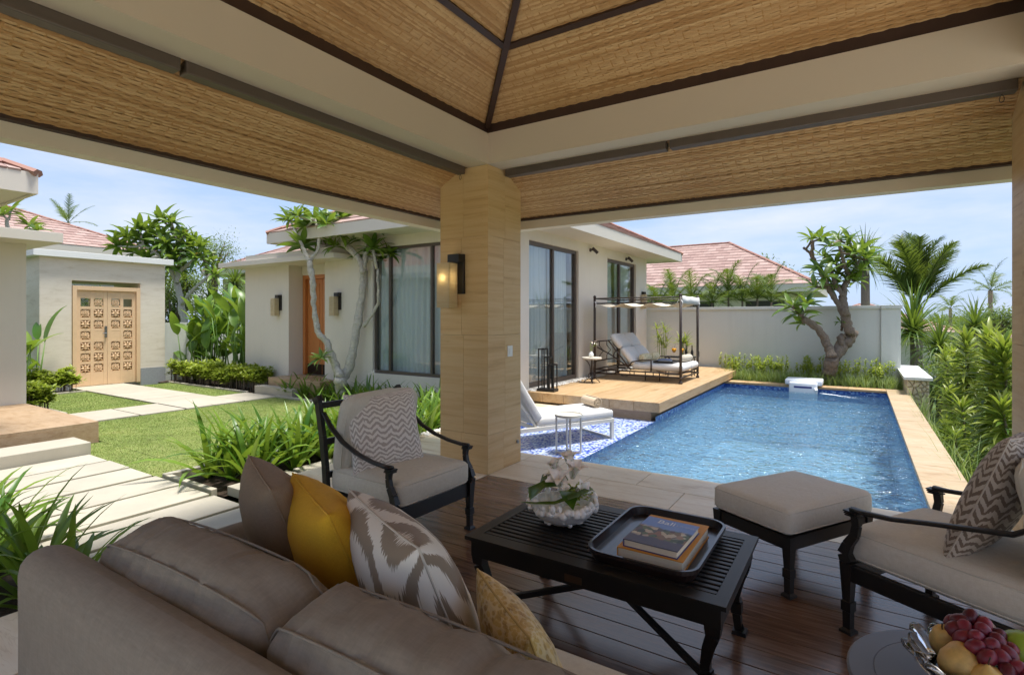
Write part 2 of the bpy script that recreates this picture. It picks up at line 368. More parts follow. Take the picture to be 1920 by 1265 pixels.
slabs(terr, 'stone_slab', -4.76,PY0,SHX+.02,SHY-.1,-.05,-.001,1,4, m_floor)
# dark timber floor, one object per board
fl = struct('floor', MB().box(-2.975,.2,-.2,1.0,4.195,-.026), m_grout)
bm_ = MB().box(-1.985,-.0685,-.022,1.985,.0685,0).mesh('floor_board', bevel=.002, seg=1); bm_.materials.append(m_plank)
y = 4.196
while y > .3:
    o = bpy.data.objects.new('floor_board', bm_); COL.objects.link(o); o.parent = fl; o.location = (-.99, y-.07, RND.uniform(-.0006,.0006)); y -= .1405
# walkways of pale pavers
def pavers(name, lst, label, dz=0):
    r = tag(bpy.data.objects.new(name, None), kind='structure'); COL.objects.link(r)
    for x0, y0, x1, y1 in lst:
        w, d = (x1-x0)/2, (y1-y0)/2
        o = MB().box(-w,-d,-.09,w,d,0).build('paver', m_paver, r, bevel=.006, local=True); o.location = ((x0+x1)/2, (y0+y1)/2, -.195+dz+RND.uniform(-.003,.003))
    return r
xs = [-8.06,-7.5,-6.93,-6.37,-5.79,-5.22,-4.68,-4.15,-3.63]
sheet('moss', [(-8.06,1.36,-3.63,2.82),(-16.0,5.14,-10.54,6.32),(-11.72,3.7,-10.54,7.02)], -.235, plain('mossy joint', (86,96,48), .95, .35, 10, 60, .6, .01))
pavers('path', [(xs[i]+.03, 1.38, xs[i+1]-.03, 2.79-RND.uniform(0,.02)) for i in range(8)], '')
pavers('garden_path', [(-11.68,3.72,-10.56,4.38), (-11.68,4.41,-10.56,5.14), (-11.68,5.17,-10.56,6.28), (-11.68,6.31,-10.56,7.02)] +
    [(-11.71-.72*(i+1)+.02, 5.17, -11.71-.72*i, 6.28) for i in range(6)], '')
pavers('stepping_path', [(-5.16,2.9,-4.62,3.55), (-5.16,3.62,-4.62,4.3), (-5.16,4.37,-4.62,5.05)], '', .06)
kb = MB(); kb.box(-6.3,2.83,-.3,-6.22,6.98,-.175); kb.box(-6.2,2.82,-.3,-5.3,2.88,-.1755); kb.box(-10.55,6.97,-.3,-5.25,7.05,-.176); kb.box(-15.3,7.01,-.3,-11.7,7.07,-.1765)
kb.box(-15.06,3.70,-.3,-11.75,3.745,-.1775); kb.box(-15.06,3.745,-.3,-15.01,5.13,-.178)
struct('kerb', kb, m_paver, bevel=.006)
# ---------------------------------------------------------------- pool
mos_deep = mosaic('deep pool mosaic', [(.0, lin(120,172,216)), (.35, lin(160,206,236)), (.7, lin(200,228,244)), (1, lin(232,244,250))], 36)
mos_shelf = mosaic('shelf mosaic', [(.0, lin(24,36,140)), (.26, lin(60,84,180)), (.42, lin(126,152,206)), (.58, lin(186,200,218)), (1, lin(206,214,222))], 38)
mos_edge = mosaic('waterline mosaic', [(.0, lin(40,62,134)), (.5, lin(66,102,182)), (.85, lin(112,152,206)), (1, lin(176,200,228))], 30)
def quad(mb, *p): mb.add(p, [tuple(range(len(p)))]); return mb
pw = MB(); ZB = -1.35
quad(pw, (PX0,PY0,ZB),(PX1,PY0,ZB),(PX1,PY1,ZB),(PX0,PY1,ZB))
quad(pw, (PX0,PY0,ZB),(PX0,PY0,-.3),(PX1,PY0,-.3),(PX1,PY0,ZB)); quad(pw, (PX1,PY0,ZB),(PX1,PY0,-.3),(PX1,PY1,-.3),(PX1,PY1,ZB))
quad(pw, (PX1,PY1,ZB),(PX1,PY1,-.3),(PX0,PY1,-.3),(PX0,PY1,ZB)); quad(pw, (PX0,PY0,ZB),(PX0,PY1,ZB),(PX0,PY1,-.3),(PX0,PY0,-.3))
pool = struct('pool', pw, mos_deep)
we = MB(); Z1 = -.045
for a, b in (((PX0,PY0),(PX1,PY0)), ((PX1,PY0),(PX1,PY1)), ((PX1,PY1),(PX0,PY1)), ((PX0,PY1),(PX0,SHY)), ((SHX,SHY),(SHX,PY0)), ((SHX,PY0),(PX0,PY0))):
    quad(we, (*a,-.3), (*b,-.3), (*b,Z1), (*a,Z1))
quad(we, (PX0,PY0,-.3),(PX0,SHY,-.3),(PX0,SHY,-.112),(PX0,PY0,-.112))
we.build('waterline_tiling', mos_edge, pool)
quad(MB(), (SHX,PY0,-.112),(PX0,PY0,-.112),(PX0,SHY,-.112),(SHX,SHY,-.112)).build('sun_shelf', mos_shelf, pool)
def coping(x0, y0, x1, y1, n, along):
    for i in range(n):
        if along == 'y': a = (x0, y0+(y1-y0)*i/n+.002, x1, y0+(y1-y0)*(i+1)/n-.002)
        else: a = (x0+(x1-x0)*i/n+.002, y0, x0+(x1-x0)*(i+1)/n-.002, y1)
        w, d = (a[2]-a[0])/2, (a[3]-a[1])/2
        o = MB().box(-w,-d,-.05,w,d,0).build('coping_stone', m_deck if along == 'x' else m_cope, pool, bevel=.004, local=True, seg=1); o.location = ((a[0]+a[2])/2, (a[1]+a[3])/2, 0)
coping(PX1-.03, PY0+.035, .83, PY1+.33, 9, 'y'); coping(PX0-.2, PY1-.03, PX1-.033, PY1+.33, 5, 'x')
MB().box(PX1+.01,PY0,-1.6,.8,PY1+.3,-.052).build('pool_wall', m_wallr, pool); MB().box(PX0,PY1+.01,-1.6,PX1,PY1+.3,-.0525).build('pool_wall', m_wallr, pool)
def water():
    n = N('pool water'); co = n.co()
    a = n.noise(n.co((1,1.7,1), (0,0,.5)), 4.6, 2, .5, 1.0); b = n.noise(n.co((1,1.5,1), (0,0,-.4)), 13, 2, .5, .6)
    big = n.noise(co, 1.1, 2)
    h = n.math('ADD', n.math('MULTIPLY', a, 1.0), n.math('MULTIPLY', b, .22)); h = n.math('ADD', h, big)
    nb = n.bump(h, 1.0, .11)
    t = n.n('ShaderNodeBsdfTransparent'); t.inputs[0].default_value = (.84,.95,.985,1)
    g = n.n('ShaderNodeBsdfGlossy'); g.inputs['Roughness'].default_value = .03; n.l(nb, g.inputs['Normal'])
    fr = n.n('ShaderNodeFresnel'); fr.inputs[0].default_value = 1.42; n.l(nb, fr.inputs['Normal'])
    rf = n.n('ShaderNodeBsdfRefraction'); rf.inputs['IOR'].default_value = 1.33; rf.inputs['Color'].default_value = (.84,.95,.985,1); n.l(nb, rf.inputs['Normal'])
    m0 = n.n('ShaderNodeMixShader'); m0.inputs[0].default_value = .5; n.l(t.outputs[0], m0.inputs[1]); n.l(rf.outputs[0], m0.inputs[2])
    ms = n.n('ShaderNodeMixShader'); n.l(fr.outputs[0], ms.inputs[0]); n.l(m0.outputs[0], ms.inputs[1]); n.l(g.outputs[0], ms.inputs[2]); n.l(ms.outputs[0], n.out.inputs[0])
    return n.m
m_water = water()
wm = MB(); nx, ny = 40, 104
def wz(x, y):
    z = .006*mnoise.noise(V((x*2.2, y*2.2, 0))) + .003*mnoise.noise(V((x*6, y*6, 4)))
    r = math.hypot(x+1.0, y-12.6)                      # ripples running out from the circulation jet
    return -.118 + z + .008*math.exp(-r/1.2)*math.sin(r*14)
for i in range(nx+1):
    for j in range(ny+1):
        x, y = PX0+(PX1-PX0)*i/nx, PY0+(PY1-PY0)*j/ny; wm.v.append((x, y, wz(x,y)))
for i in range(nx):
    for j in range(ny): a = i*(ny+1)+j; wm.f.append((a, a+ny+1, a+ny+2, a+1))
struct('water', wm, m_water, smooth=True)
# ---------------------------------------------------------------- pool deck
dk = MB(); dk.box(-5.04,SHY+.02,-.35,-2.74,14.75,.03); deck = struct('deck', dk, m_plat)
slabs(deck, 'deck_board', -5.04,8.16,-2.57,14.8,.035,.19,6,2, m_deck, gap=.0025, bevel=.004)
def pebble_stuff(name, rects, n, z, r0, r1, seed, label):
    rr = random.Random(seed); mb = MB()
    for _ in range(n):
        x0, y0, x1, y1 = rr.choice(rects); r = rr.uniform(r0, r1)
        mb.ball((rr.uniform(x0,x1), rr.uniform(y0,y1), z+rr.uniform(0,.012)), r*rr.uniform(.8,1.3), r*rr.uniform(.8,1.3), r*.6, 6, 4)
    return tag(mb.build(name, plain('white pebble', (226,222,212), .6, .1), smooth=True), label, 'pebbles', kind='stuff')
pebble_stuff('pebbles', [(-5.03,8.2,-4.82,14.6)], 900, .195, .012, .024, 3, 'white pebbles strewn along the villa wall on the deck')
pebble_stuff('pebbles', [(-4.74,5.15,-4.60,6.6)], 340, .0, .012, .026, 4, 'white pebbles edging the lily bed beside the terrace')
# ---------------------------------------------------------------- the pavilion we stand in
CX0, CY0, CW = -2.978, 4.197, .59                     # inner corner of the corner column
IX0, IX1, IY0, IY1 = CX0, .85, -.5, CY0              # inner faces of the ring beam
pav = thing('pavilion', 'open garden pavilion with sandstone columns and woven rattan ceiling', 'pavilion', (CX0, CY0, 0))
def column(x0, y0, x1, y1):
    c = MB().box(x0+.02,y0+.02,-.3,x1-.02,y1-.02,2.97).build('column', m_grout, pav)
    zs = [.0,.37,1.327,2.284,2.962]; g = .0009; T = .024
    mx_, my_ = (x0+x1)/2, (y0+y1)/2
    for i in range(4):
        a, b = zs[i]+.0005+g, zs[i+1]-g
        for (ax,ay,bx,by,nx,ny) in ((x0,y0,x1,y0,0,1), (x1,y0,x1,y1,-1,0), (x1,y1,x0,y1,0,-1), (x0,y1,x0,y0,1,0)):
            sp = .5 if i % 2 else .46
            for t0, t1 in ((0,sp),(sp,1)):
                e0 = g if t0 else 0; e1 = g if t1 < 1 else 0; L_ = CW
                dx, dy = (bx-ax)/CW, (by-ay)/CW
                p0 = (ax+dx*(t0*L_+e0), ay+dy*(t0*L_+e0)); p1 = (ax+dx*(t1*L_-e1), ay+dy*(t1*L_-e1))
                k = T if t0 == 0 else 0; 
                q0 = (p0[0]+nx*T+dx*k, p0[1]+ny*T+dy*k); k1 = T if t1 == 1 else 0; q1 = (p1[0]+nx*T-dx*k1, p1[1]+ny*T-dy*k1)
                MB().prism([p0,p1,q1,q0], a, b).build('stone_panel', m_stone, c)
    return c
column(CX0-CW, CY0, CX0, CY0+CW); column(IX1, CY0, IX1+CW, CY0+CW)
column(CX0-CW, IY0-CW, CX0, IY0); column(IX1, IY0-CW, IX1+CW, IY0)
BZ0, BZ1, BW = 2.963, 3.256, .245
def ring(name, mat, x0, x1, y0, y1, w, z0, z1, bev=0):
    m = MB(); m.box(x0-w, y0-w, z0, x0, y1+w, z1); m.box(x1, y0-w, z0, x1+w, y1+w, z1); m.box(x0, y1, z0, x1, y1+w, z1); m.box(x0, y0-w, z0, x1, y0, z1)
    return m.build(name, mat, pav, bevel=bev)
ring('ring_beam', m_beam, IX0, IX1, IY0, IY1, BW, BZ0, BZ1)
ring('ceiling_trim', m_dark, IX0+.0-.03, IX1+.03, IY0-.03, IY1+.03, .1, BZ1, BZ1+.105)
# blind cassettes under the beam, outside face
mgrey = plain('grey blind cassette', (88,76,66), .45, .05, 3, 0, 0)
for y0, y1 in ((-.4,1.55), (1.58,CY0-.03)): MB().box(IX0-BW-.095, y0, 2.895, IX0-BW-.004, y1, 2.975).build('blind_cassette', mgrey, pav, bevel=.008)
for x0, x1 in ((IX0+.03,-1.35), (-1.32,IX1-.03)): MB().box(x0, IY1+BW+.004, 2.895, x1, IY1+BW+.095, 2.975).build('blind_cassette', mgrey, pav, bevel=.008)
def ring_pull(p):
    pts = [V(p)+V((.012*math.cos(a), 0, -.03-.022*math.sin(a))) for a in [i*math.pi/6 for i in range(13)]]
    return MB().tube([V(p), V(p)+V((0,0,-.01))], .003, 6).tube(pts, .0022, 5).build('blind_pull', m_black, pav)
ring_pull((IX1-.1, IY1+BW+.05, 2.895)); ring_pull((IX0-.02, IY1+BW+.05, 2.895)); ring_pull((IX0-BW-.05, IY1-.05, 2.895))
# woven panels: straight warps, weft strips passing over and under them
def woven(name, O, U, W, lenf, rows, nrm, warp=.052, weft=.0155, amp=.0027, seed=1, down=None):
    O, U, W, nrm = (np.array(a, float) for a in (O, U, W, nrm)); rr = np.random.default_rng(seed); VS = []; FS = []; TN = []; n0 = 0
    for j in range(rows):
        u0, u1 = lenf((j+.5)*weft)
        if u1-u0 < .05: continue
        du = warp/3; us = np.arange(math.ceil(u0/du), math.floor(u1/du)+1)*du
        if len(us) < 3: continue
        ph = rr.normal(0,.5)+.5*np.sin(us*rr.uniform(1,3)+rr.uniform(0,6)); h = amp*np.cos(np.pi*us/warp + np.pi*j + ph) + rr.normal(0, .0006, len(us)); wob = np.cumsum(rr.normal(0, .0004, len(us))); wob -= np.linspace(0, wob[-1], len(us)); tone = rr.uniform(.25,.95)+np.zeros(len(us))
        # strips come in lengths: change of tone along the run
        cut = rr.integers(0, len(us)); tone[cut:] = rr.uniform(.25,.95); vv = (j+.5)*weft + wob
        for s_, hh in ((-.55,-.0012),(0,.0010),(.55,-.0012)):
            VS.append(O + us[:,None]*U + (vv+s_*weft)[:,None]*W + (h+hh)[:,None]*nrm); TN.append(tone)
        m = len(us); i = np.arange(m-1)
        for r in (0, 1): FS.append(np.stack([n0+r*m+i, n0+r*m+i+1, n0+(r+1)*m+i+1, n0+(r+1)*m+i], 1))
        n0 += 3*m
    v = np.concatenate(VS); f = np.concatenate(FS); t = np.concatenate(TN)
    me = bpy.data.meshes.new(name); me.vertices.add(len(v)); me.vertices.foreach_set('co', v.ravel()); me.loops.add(f.size); me.polygons.add(len(f))
    me.loops.foreach_set('vertex_index', f.ravel()); me.polygons.foreach_set('loop_start', np.arange(0, f.size, 4)); me.update(calc_edges=True)
    a = me.attributes.new('tone', 'FLOAT', 'POINT'); a.data.foreach_set('value', t.astype(np.float32)); me.shade_smooth()
    o = link(name, me, m_weave, pav); o['kind'] = 'stuff'
    # warps
    wm_ = MB(); smax = rows*weft; k = 0; uu0, uu1 = lenf(0); 
    x = math.ceil(uu0/warp)*warp + warp/2
    while x < uu1:
        lo = 0; hi = 0
        for j in range(rows):
            a_, b_ = lenf((j+.5)*weft)
            if a_ < x < b_: hi = (j+1)*weft
        if hi > .05:
            p = V(O + x*U - .0016*nrm); q = V(O + x*U + hi*W - .0016*nrm); wm_.bar(p, q, .010, .002, up=V(nrm))
        x += warp
    w = wm_.build('weave_warp', plain('rattan warp', (182,138,84), .6, .15, 20, 0, 0), o); w['kind'] = 'stuff'
    return o
TS = .53; CN = 1/math.hypot(1,TS); SN = TS*CN
HI = BZ1+.095                                           # foot of the inner hip ceiling
def hip(z_off=0):
    g = .03; x0, x1, y0, y1 = IX0-g, IX1+g, IY0-g, IY1+g; half = (x1-x0)/2
    return x0, x1, y0, y1, half
x0, x1, y0, y1, half = hip(); SLN = half/CN; ROWS = int(SLN/.0155)
woven('rattan_ceiling', (x0,y1,HI), (1,0,0), (0,-CN,SN), lambda v: (v*CN, (x1-x0)-v*CN), ROWS, (0,-SN,-CN), seed=1)
woven('rattan_ceiling', (x0,y0,HI), (0,1,0), (CN,0,SN), lambda v: (v*CN, (y1-y0)-v*CN), ROWS, (SN,0,-CN), seed=2)
woven('rattan_ceiling', (x1,y0,HI), (0,1,0), (-CN,0,SN), lambda v: (v*CN, (y1-y0)-v*CN), ROWS, (-SN,0,-CN), seed=3)
rb = MB(); zr = HI+half*TS; xm = (x0+x1)/2; ya, yb = y0+half, y1-half
def under(p, k=.02): return V(p)-V((0,0,k))
for c, e in (((x0,y1),(xm,yb)), ((x1,y1),(xm,yb)), ((x0,y0),(xm,ya)), ((x1,y0),(xm,ya))):
    MB().bar(under((*c,HI),.018), under((*e,zr),.018), .05, .05).build('hip_rafter', m_dark, pav)
for s_ in (.62, 1.25):
    z = HI+s_*TS-.014
    MB().bar((x0+s_,y1-s_,z),(x1-s_,y1-s_,z),.045,.032,up=(0,-SN,-CN)).build('purlin', m_dark, pav)
    MB().bar((x0+s_,y0+s_,z),(x0+s_,y1-s_,z),.045,.032,up=(SN,0,-CN)).build('purlin', m_dark, pav)
    MB().bar((x1-s_,y0+s_,z),(x1-s_,y1-s_,z),.045,.032,up=(-SN,0,-CN)).build('purlin', m_dark, pav)
# outer soffit
OV0, OV1 = BW+.02, .985; SZ0 = 2.985
def soffit_z(o): return SZ0-(o-OV0)*TS
rows = int((OV1-OV0)/CN/.0155)
ly = IY1-IY0+2*OV1; lx = IX1-IX0+2*OV1
woven('rattan_soffit', (IX0-OV0, IY1+OV1, SZ0), (0,-1,0), (-CN,0,-SN), lambda v: (OV1-OV0-v*CN+.0, ly-(OV1-OV0)+v*CN), rows, (SN,0,-CN), seed=5)
woven('rattan_soffit', (IX0-OV1, IY1+OV0, SZ0), (1,0,0), (0,CN,-SN), lambda v: (OV1-OV0-v*CN, lx-(OV1-OV0)+v*CN), rows, (0,-SN,-CN), seed=6)
woven('rattan_soffit', (IX1+OV0, IY1+OV1, SZ0), (0,-1,0), (CN,0,-SN), lambda v: (OV1-OV0-v*CN, ly-(OV1-OV0)+v*CN), rows, (-SN,0,-CN), seed=7)
MB().bar((IX0-OV0,IY1+OV0,SZ0-.012),(IX0-OV1,IY1+OV1,soffit_z(OV1)-.012),.04,.03).build('hip_rafter', m_dark, pav)
# eave: dark trim then beige board
ez = soffit_z(OV1)
ring('eave_trim', m_dark, IX0-OV1+.02, IX1+OV1-.02, IY0-OV1+.02, IY1+OV1-.02, .055, ez-.012, ez+.03)
ring('eave_board', m_eave, IX0-OV1-.036, IX1+OV1+.036, IY0-OV1-.036, IY1+OV1+.036, .13, ez-.105, ez+.16)
# roof shell above the weave
rs = MB(); k = .035; e = OV1+.3; X0, X1, Y0, Y1 = IX0-e, IX1+e, IY0-e, IY1+e; ZE = soffit_z(OV1)+.165-.14*0
def P3(x, y, z): return (x, y, z)
hz = ZE; top = hz+((X1-X0)/2)*.56; xm = (X0+X1)/2; A = (xm, Y0+(X1-X0)/2, top); B = (xm, Y1-(X1-X0)/2, top)
rs.add([(X0,Y0,hz),(X1,Y0,hz),(X1,Y1,hz),(X0,Y1,hz),A,B], [(0,4,5,3),(1,2,5,4),(0,1,4),(3,5,2)])
rs.build('roof', plain('terracotta tile', (176,120,104), .8, .15, 6, 40, .3), pav)
# back of the soffit and ceiling, so that no sky shows between strips
bk = MB(); q = .02
for (a, b) in (((IX0-OV0,IY0-OV0),(IX0-OV0,IY1+OV0)), ((IX0-OV0,IY1+OV0),(IX1+OV0,IY1+OV0)), ((IX1+OV0,IY1+OV0),(IX1+OV0,IY0-OV0))):
    def out(p, o): return (p[0]+(o if p[0] > 0 else -o), p[1]+(o if p[1] > 0 else -o))
    a2, b2 = out(a, OV1-OV0+.02), out(b, OV1-OV0+.02)
    quad(bk, (*a,SZ0+q), (*b,SZ0+q), (*b2,soffit_z(OV1+.02)+q), (*a2,soffit_z(OV1+.02)+q))
x0, x1, y0, y1, half = hip(); xm = (x0+x1)/2
A, B = (xm,y0+half,zr+q), (xm,y1-half,zr+q); bk.add([(x0,y0,HI+q),(x1,y0,HI+q),(x1,y1,HI+q),(x0,y1,HI+q),A,B], [(0,4,5,3),(1,2,5,4),(0,1,4),(3,5,2)])
bk.build('ceiling_lining', plain('ceiling lining', (172,132,84), .8, .1), pav)
# wall lamp on the corner column
def sconce(root_loc, rz, label, w=.16, lit=True, sc=1.0):
    t = thing('wall_lamp', label, 'wall lamp', root_loc, rz, None); t.scale = (sc,)*3
    # local: wall plane y = 0, lamp towards -y
    MB().box(-.01,-.03,-.10,.10,0,.29).build('back_plate', m_black, t, local=True, bevel=.003)
    MB().box(-.04,-.105,.205,.10,-.03,.285).build('bracket', m_black, t, local=True, bevel=.003)
    g = N('frosted alabaster' + ('' if lit else ' unlit')); co = g.co((3,3,26)); f = g.noise(co, 2, 4)
    cc_ = g.mix(f, lin(214,198,158), lin(242,234,212)); g.set(Base_Color=cc_, Roughness=.35, Specular_IOR_Level=.4)
    tl = g.n('ShaderNodeBsdfTranslucent'); g.l(cc_, tl.inputs[0]); m2 = g.n('ShaderNodeMixShader'); m2.inputs[0].default_value = .6; g.l(g.b.outputs[0], m2.inputs[1]); g.l(tl.outputs[0], m2.inputs[2]); g.l(m2.outputs[0], g.out.inputs[0])
    s = MB()
    s.box(-.125,-.165,-.235,.03,-.155,.20); s.box(-.125,-.045,-.235,.03,-.035,.20); s.box(-.125,-.1549,-.235,-.115,-.0451,.20); s.box(.02,-.1549,-.235,.03,-.0451,.20)
    s.build('shade', g.m, t, local=True)
    if lit:
        b = N('lamp filament'); b.b.inputs['Emission Color'].default_value = (1,.84,.58,1); b.b.inputs['Emission Strength'].default_value = 6
        MB().ball((-.05,-.125,.055), .018, .018, .026, 10, 8).build('bulb', b.m, t, local=True, smooth=True)
    return t
sconce((-3.35, CY0-.001, 1.83), 0, 'lit alabaster box lamp on the sandstone column in the middle')
sw = thing('light_switch', 'white light switch plate on the sandstone column', 'switch', (CX0, 4.197+.38, 1.16))
MB().box(0,-.045,-.055,.008,.045,.055).build('plate', m_white, sw, local=True, bevel=.002); MB().box(.008,-.018,-.03,.012,.018,.03).build('rocker', m_white, sw, local=True, bevel=.001)
fh = thing('wall_hook', 'small steel hook low on the sandstone column', 'hook', (CX0, CY0+.52, .22))
MB().tube([(0,0,0),(.012,0,0)], .016, 12).build('plate', plain('steel', (170,170,170), .3, .05, metal=1.), fh, local=True)
MB().tube([(.012+.004,.014*math.cos(a),-.006+.014*math.sin(a)) for a in [i*math.pi/6 for i in range(13)]], .003, 6).build('ring', _M['steel'], fh, local=True)
dn = thing('floor_anchor', 'small round steel anchor set in the terrace stone', 'floor anchor', (-.93, 4.75, .001))
MB().lathe([(.0,0),(.028,0),(.028,.004),(.018,.006),(.0,.006)], 16).build('cap', _M['steel'], dn, local=True)
# ---------------------------------------------------------------- houses, gate and garden walls
def wall_open(name, mat, parent, axis, c, t, a0, a1, z0, z1, holes):
    """wall in the plane axis = c (outer face), thickness t (signed, inwards), spanning a0..a1 and z0..z1, with rectangular openings"""
    mb = MB(); cuts = sorted(set([a0, a1] + [h[0] for h in holes] + [h[1] for h in holes]))
    def bx(p, q, za, zb):
        if axis == 'x': mb.box(c, p, za, c+t, q, zb)
        else: mb.box(p, c, za, q, c+t, zb)
    for p, q in zip(cuts[:-1], cuts[1:]):
        hs = sorted([h for h in holes if h[0] <= p and h[1] >= q], key=lambda h: h[2])
        z = z0
        for h in hs:
            if h[2] > z: bx(p, q, z, h[2])
            z = h[3]
        if z1 > z: bx(p, q, z, z1)
    return mb.build(name, mat, parent)
def glazing(parent, axis, c, a0, a1, z0, z1, mull, depth=.09, name='window', tw=.055, curtain=None, inw=1, seed=0, cur_gap=None):
    """framed glazing set in an opening; mull = positions of the uprights; inw = sign of the inward direction"""
    def pt(a, d, z): return (c+inw*d, a, z) if axis == 'x' else (a, c+inw*d, z)
    def bx(m, p0, p1, za, zb, d0, d1):
        A = pt(p0, d0, za); B = pt(p1, d1, zb); m.box(*A, *B); return m
    f = MB(); bx(f, a0, a0+tw, z0, z1, .05, .05+depth); bx(f, a1-tw, a1, z0, z1, .05, .05+depth); bx(f, a0+tw, a1-tw, z1-tw, z1, .05, .05+depth); bx(f, a0+tw, a1-tw, z0, z0+tw*1.2, .05, .05+depth)
    w = f.build(name, m_frame, parent)
    edges = [a0+tw] + [x for m_ in mull for x in (m_-tw/2, m_+tw/2)] + [a1-tw]
    for m_ in mull: bx(MB(), m_-tw/2, m_+tw/2, z0+tw*1.2+.001, z1-tw-.001, .055, .04+depth).build('mullion', m_frame, w)
    for i in range(0, len(edges), 2):
        bx(MB(), edges[i], edges[i+1], z0+tw*1.2, z1-tw, .085, .092).build('pane', m_glass, w)
    # curtain: gathered sheer
    rr = random.Random(seed); mb = MB(); n = int((a1-a0)/.012); ph = rr.uniform(0,6)
    segs = cur_gap or [(a0+.02, a1-.02)]
    for s0, s1 in segs:
        n = max(8, int((s1-s0)/.014)); b0 = len(mb.v)
        for i in range(n+1):
            a = s0+(s1-s0)*i/n
            d = .2+.028*math.sin(a*38+ph+1.3*math.sin(a*7))+.012*math.sin(a*83+ph*2)
            for k, z in enumerate((z0+.03, (z0+z1)/2, z1-.02)): mb.v.append(pt(a, d*(1+.15*(k-1)*math.sin(a*5)) , z))
        for i in range(n):
            for k in range(2): q = b0+i*3+k; mb.f.append((q, q+3, q+4, q+1))
    cu = mb.build('curtain', m_sheer_t, parent, smooth=True); return w
def sheer_mat():
    n = N('sheer curtain cloth'); n.set(Base_Color=lin(232,238,238), Roughness=.9)
    tr = n.n('ShaderNodeBsdfTranslucent'); tr.inputs[0].default_value = lin(225,232,232); ms = n.n('ShaderNodeMixShader'); ms.inputs[0].default_value = .3
    n.l(n.b.outputs[0], ms.inputs[1]); n.l(tr.outputs[0], ms.inputs[2]); n.l(ms.outputs[0], n.out.inputs[0]); return n.m
m_sheer_t = sheer_mat()
def tile_mat(name, a, b, c):
    n = N(name); oi = n.n('ShaderNodeObjectInfo'); g = n.n('ShaderNodeNewGeometry'); r = n.math('FRACT', n.math('ADD', oi.outputs['Random'], g.outputs['Random Per Island']))
    col = n.ramp(r, [(.1, lin(a)), (.5, lin(b)), (.9, lin(c))]); f = n.noise(n.co(), 3, 5, .65)
    col = n.mix(n.math('MULTIPLY', f, .5), col, lin(150,128,119)); n.set(Base_Color=col, Roughness=.85, Normal=n.bump(n.noise(n.co(), 40, 3), .3, .01)); return n.m
m_tile = tile_mat('faded terracotta roof tile', (150,120,111), (164,134,124), (176,149,139))
m_tile2 = tile_mat('hip and ridge tile', (140,92,78), (150,102,86), (160,116,100))
def tile_slope(parent, E0, E1, R0, R1, tw=.36, th=.31, part=None, nmax=0, roof=None):
    """shingle-like tiles on the slope E0-E1 (eave) to R0-R1 (ridge, may coincide)"""
    E0, E1, R0, R1 = V(E0), V(E1), V(R0), V(R1); u = (E1-E0).normalized(); up = (R0-E0)-u*(R0-E0).dot(u); sl = up.length; up.normalize(); nn = u.cross(up)
    if nn.z < 0: nn = -nn
    l0 = (R0-E0).dot(u); l1 = (R1-E0).dot(u); LE = (E1-E0).length; rows = int(sl/th)+1; tiles = []
    for j in range(rows):
        v0, v1 = j*th, min((j+1)*th+.04, sl)
        t = min(1, (v0+min(v1, sl))/2/sl); a = l0*t; b = LE+(l1-LE)*t; off = (tw/2 if j % 2 else 0)
        x = math.floor(a/tw)*tw-off
        while x < b:
            p, q = max(x+.004, a), min(x+tw-.004, b)
            if q-p > .04: tiles.append((p, q, v0, v1))
            x += tw
    rest = MB(); cnt = 0; rr = random.Random(len(tiles))
    for p, q, v0, v1 in tiles:
        lift = .022+rr.uniform(0,.006)
        a, b, c, d = E0+u*p+up*v0+nn*lift, E0+u*q+up*v0+nn*lift, E0+u*q+up*v1+nn*.004, E0+u*p+up*v1+nn*.004
        vs = [a, b, c, d, a-nn*.024, b-nn*.024]; fs = [(0,1,2,3), (4,5,1,0), (1,5,2), (0,3,4)]
        if part and part((a+c)/2) and cnt < nmax: MB().add(vs, fs).build('roof_tile', m_tile, roof); cnt += 1
        else: rest.add(vs, fs)
    if rest.f: tag(rest.build('roof_tiling', m_tile, roof), kind='stuff')
def cap_run(p, q, roof, step=.33):
    p, q = V(p), V(q); n = max(1, int((q-p).length/step)); mb = MB()
    for i in range(n):
        a, b = p.lerp(q, i/n), p.lerp(q, (i+1.08)/n); mb.tube([a+V((0,0,.01)), b+V((0,0,.025))], [.09,.075], 6, .55)
    tag(mb.build('ridge_tiling', m_tile2, roof), kind='stuff')
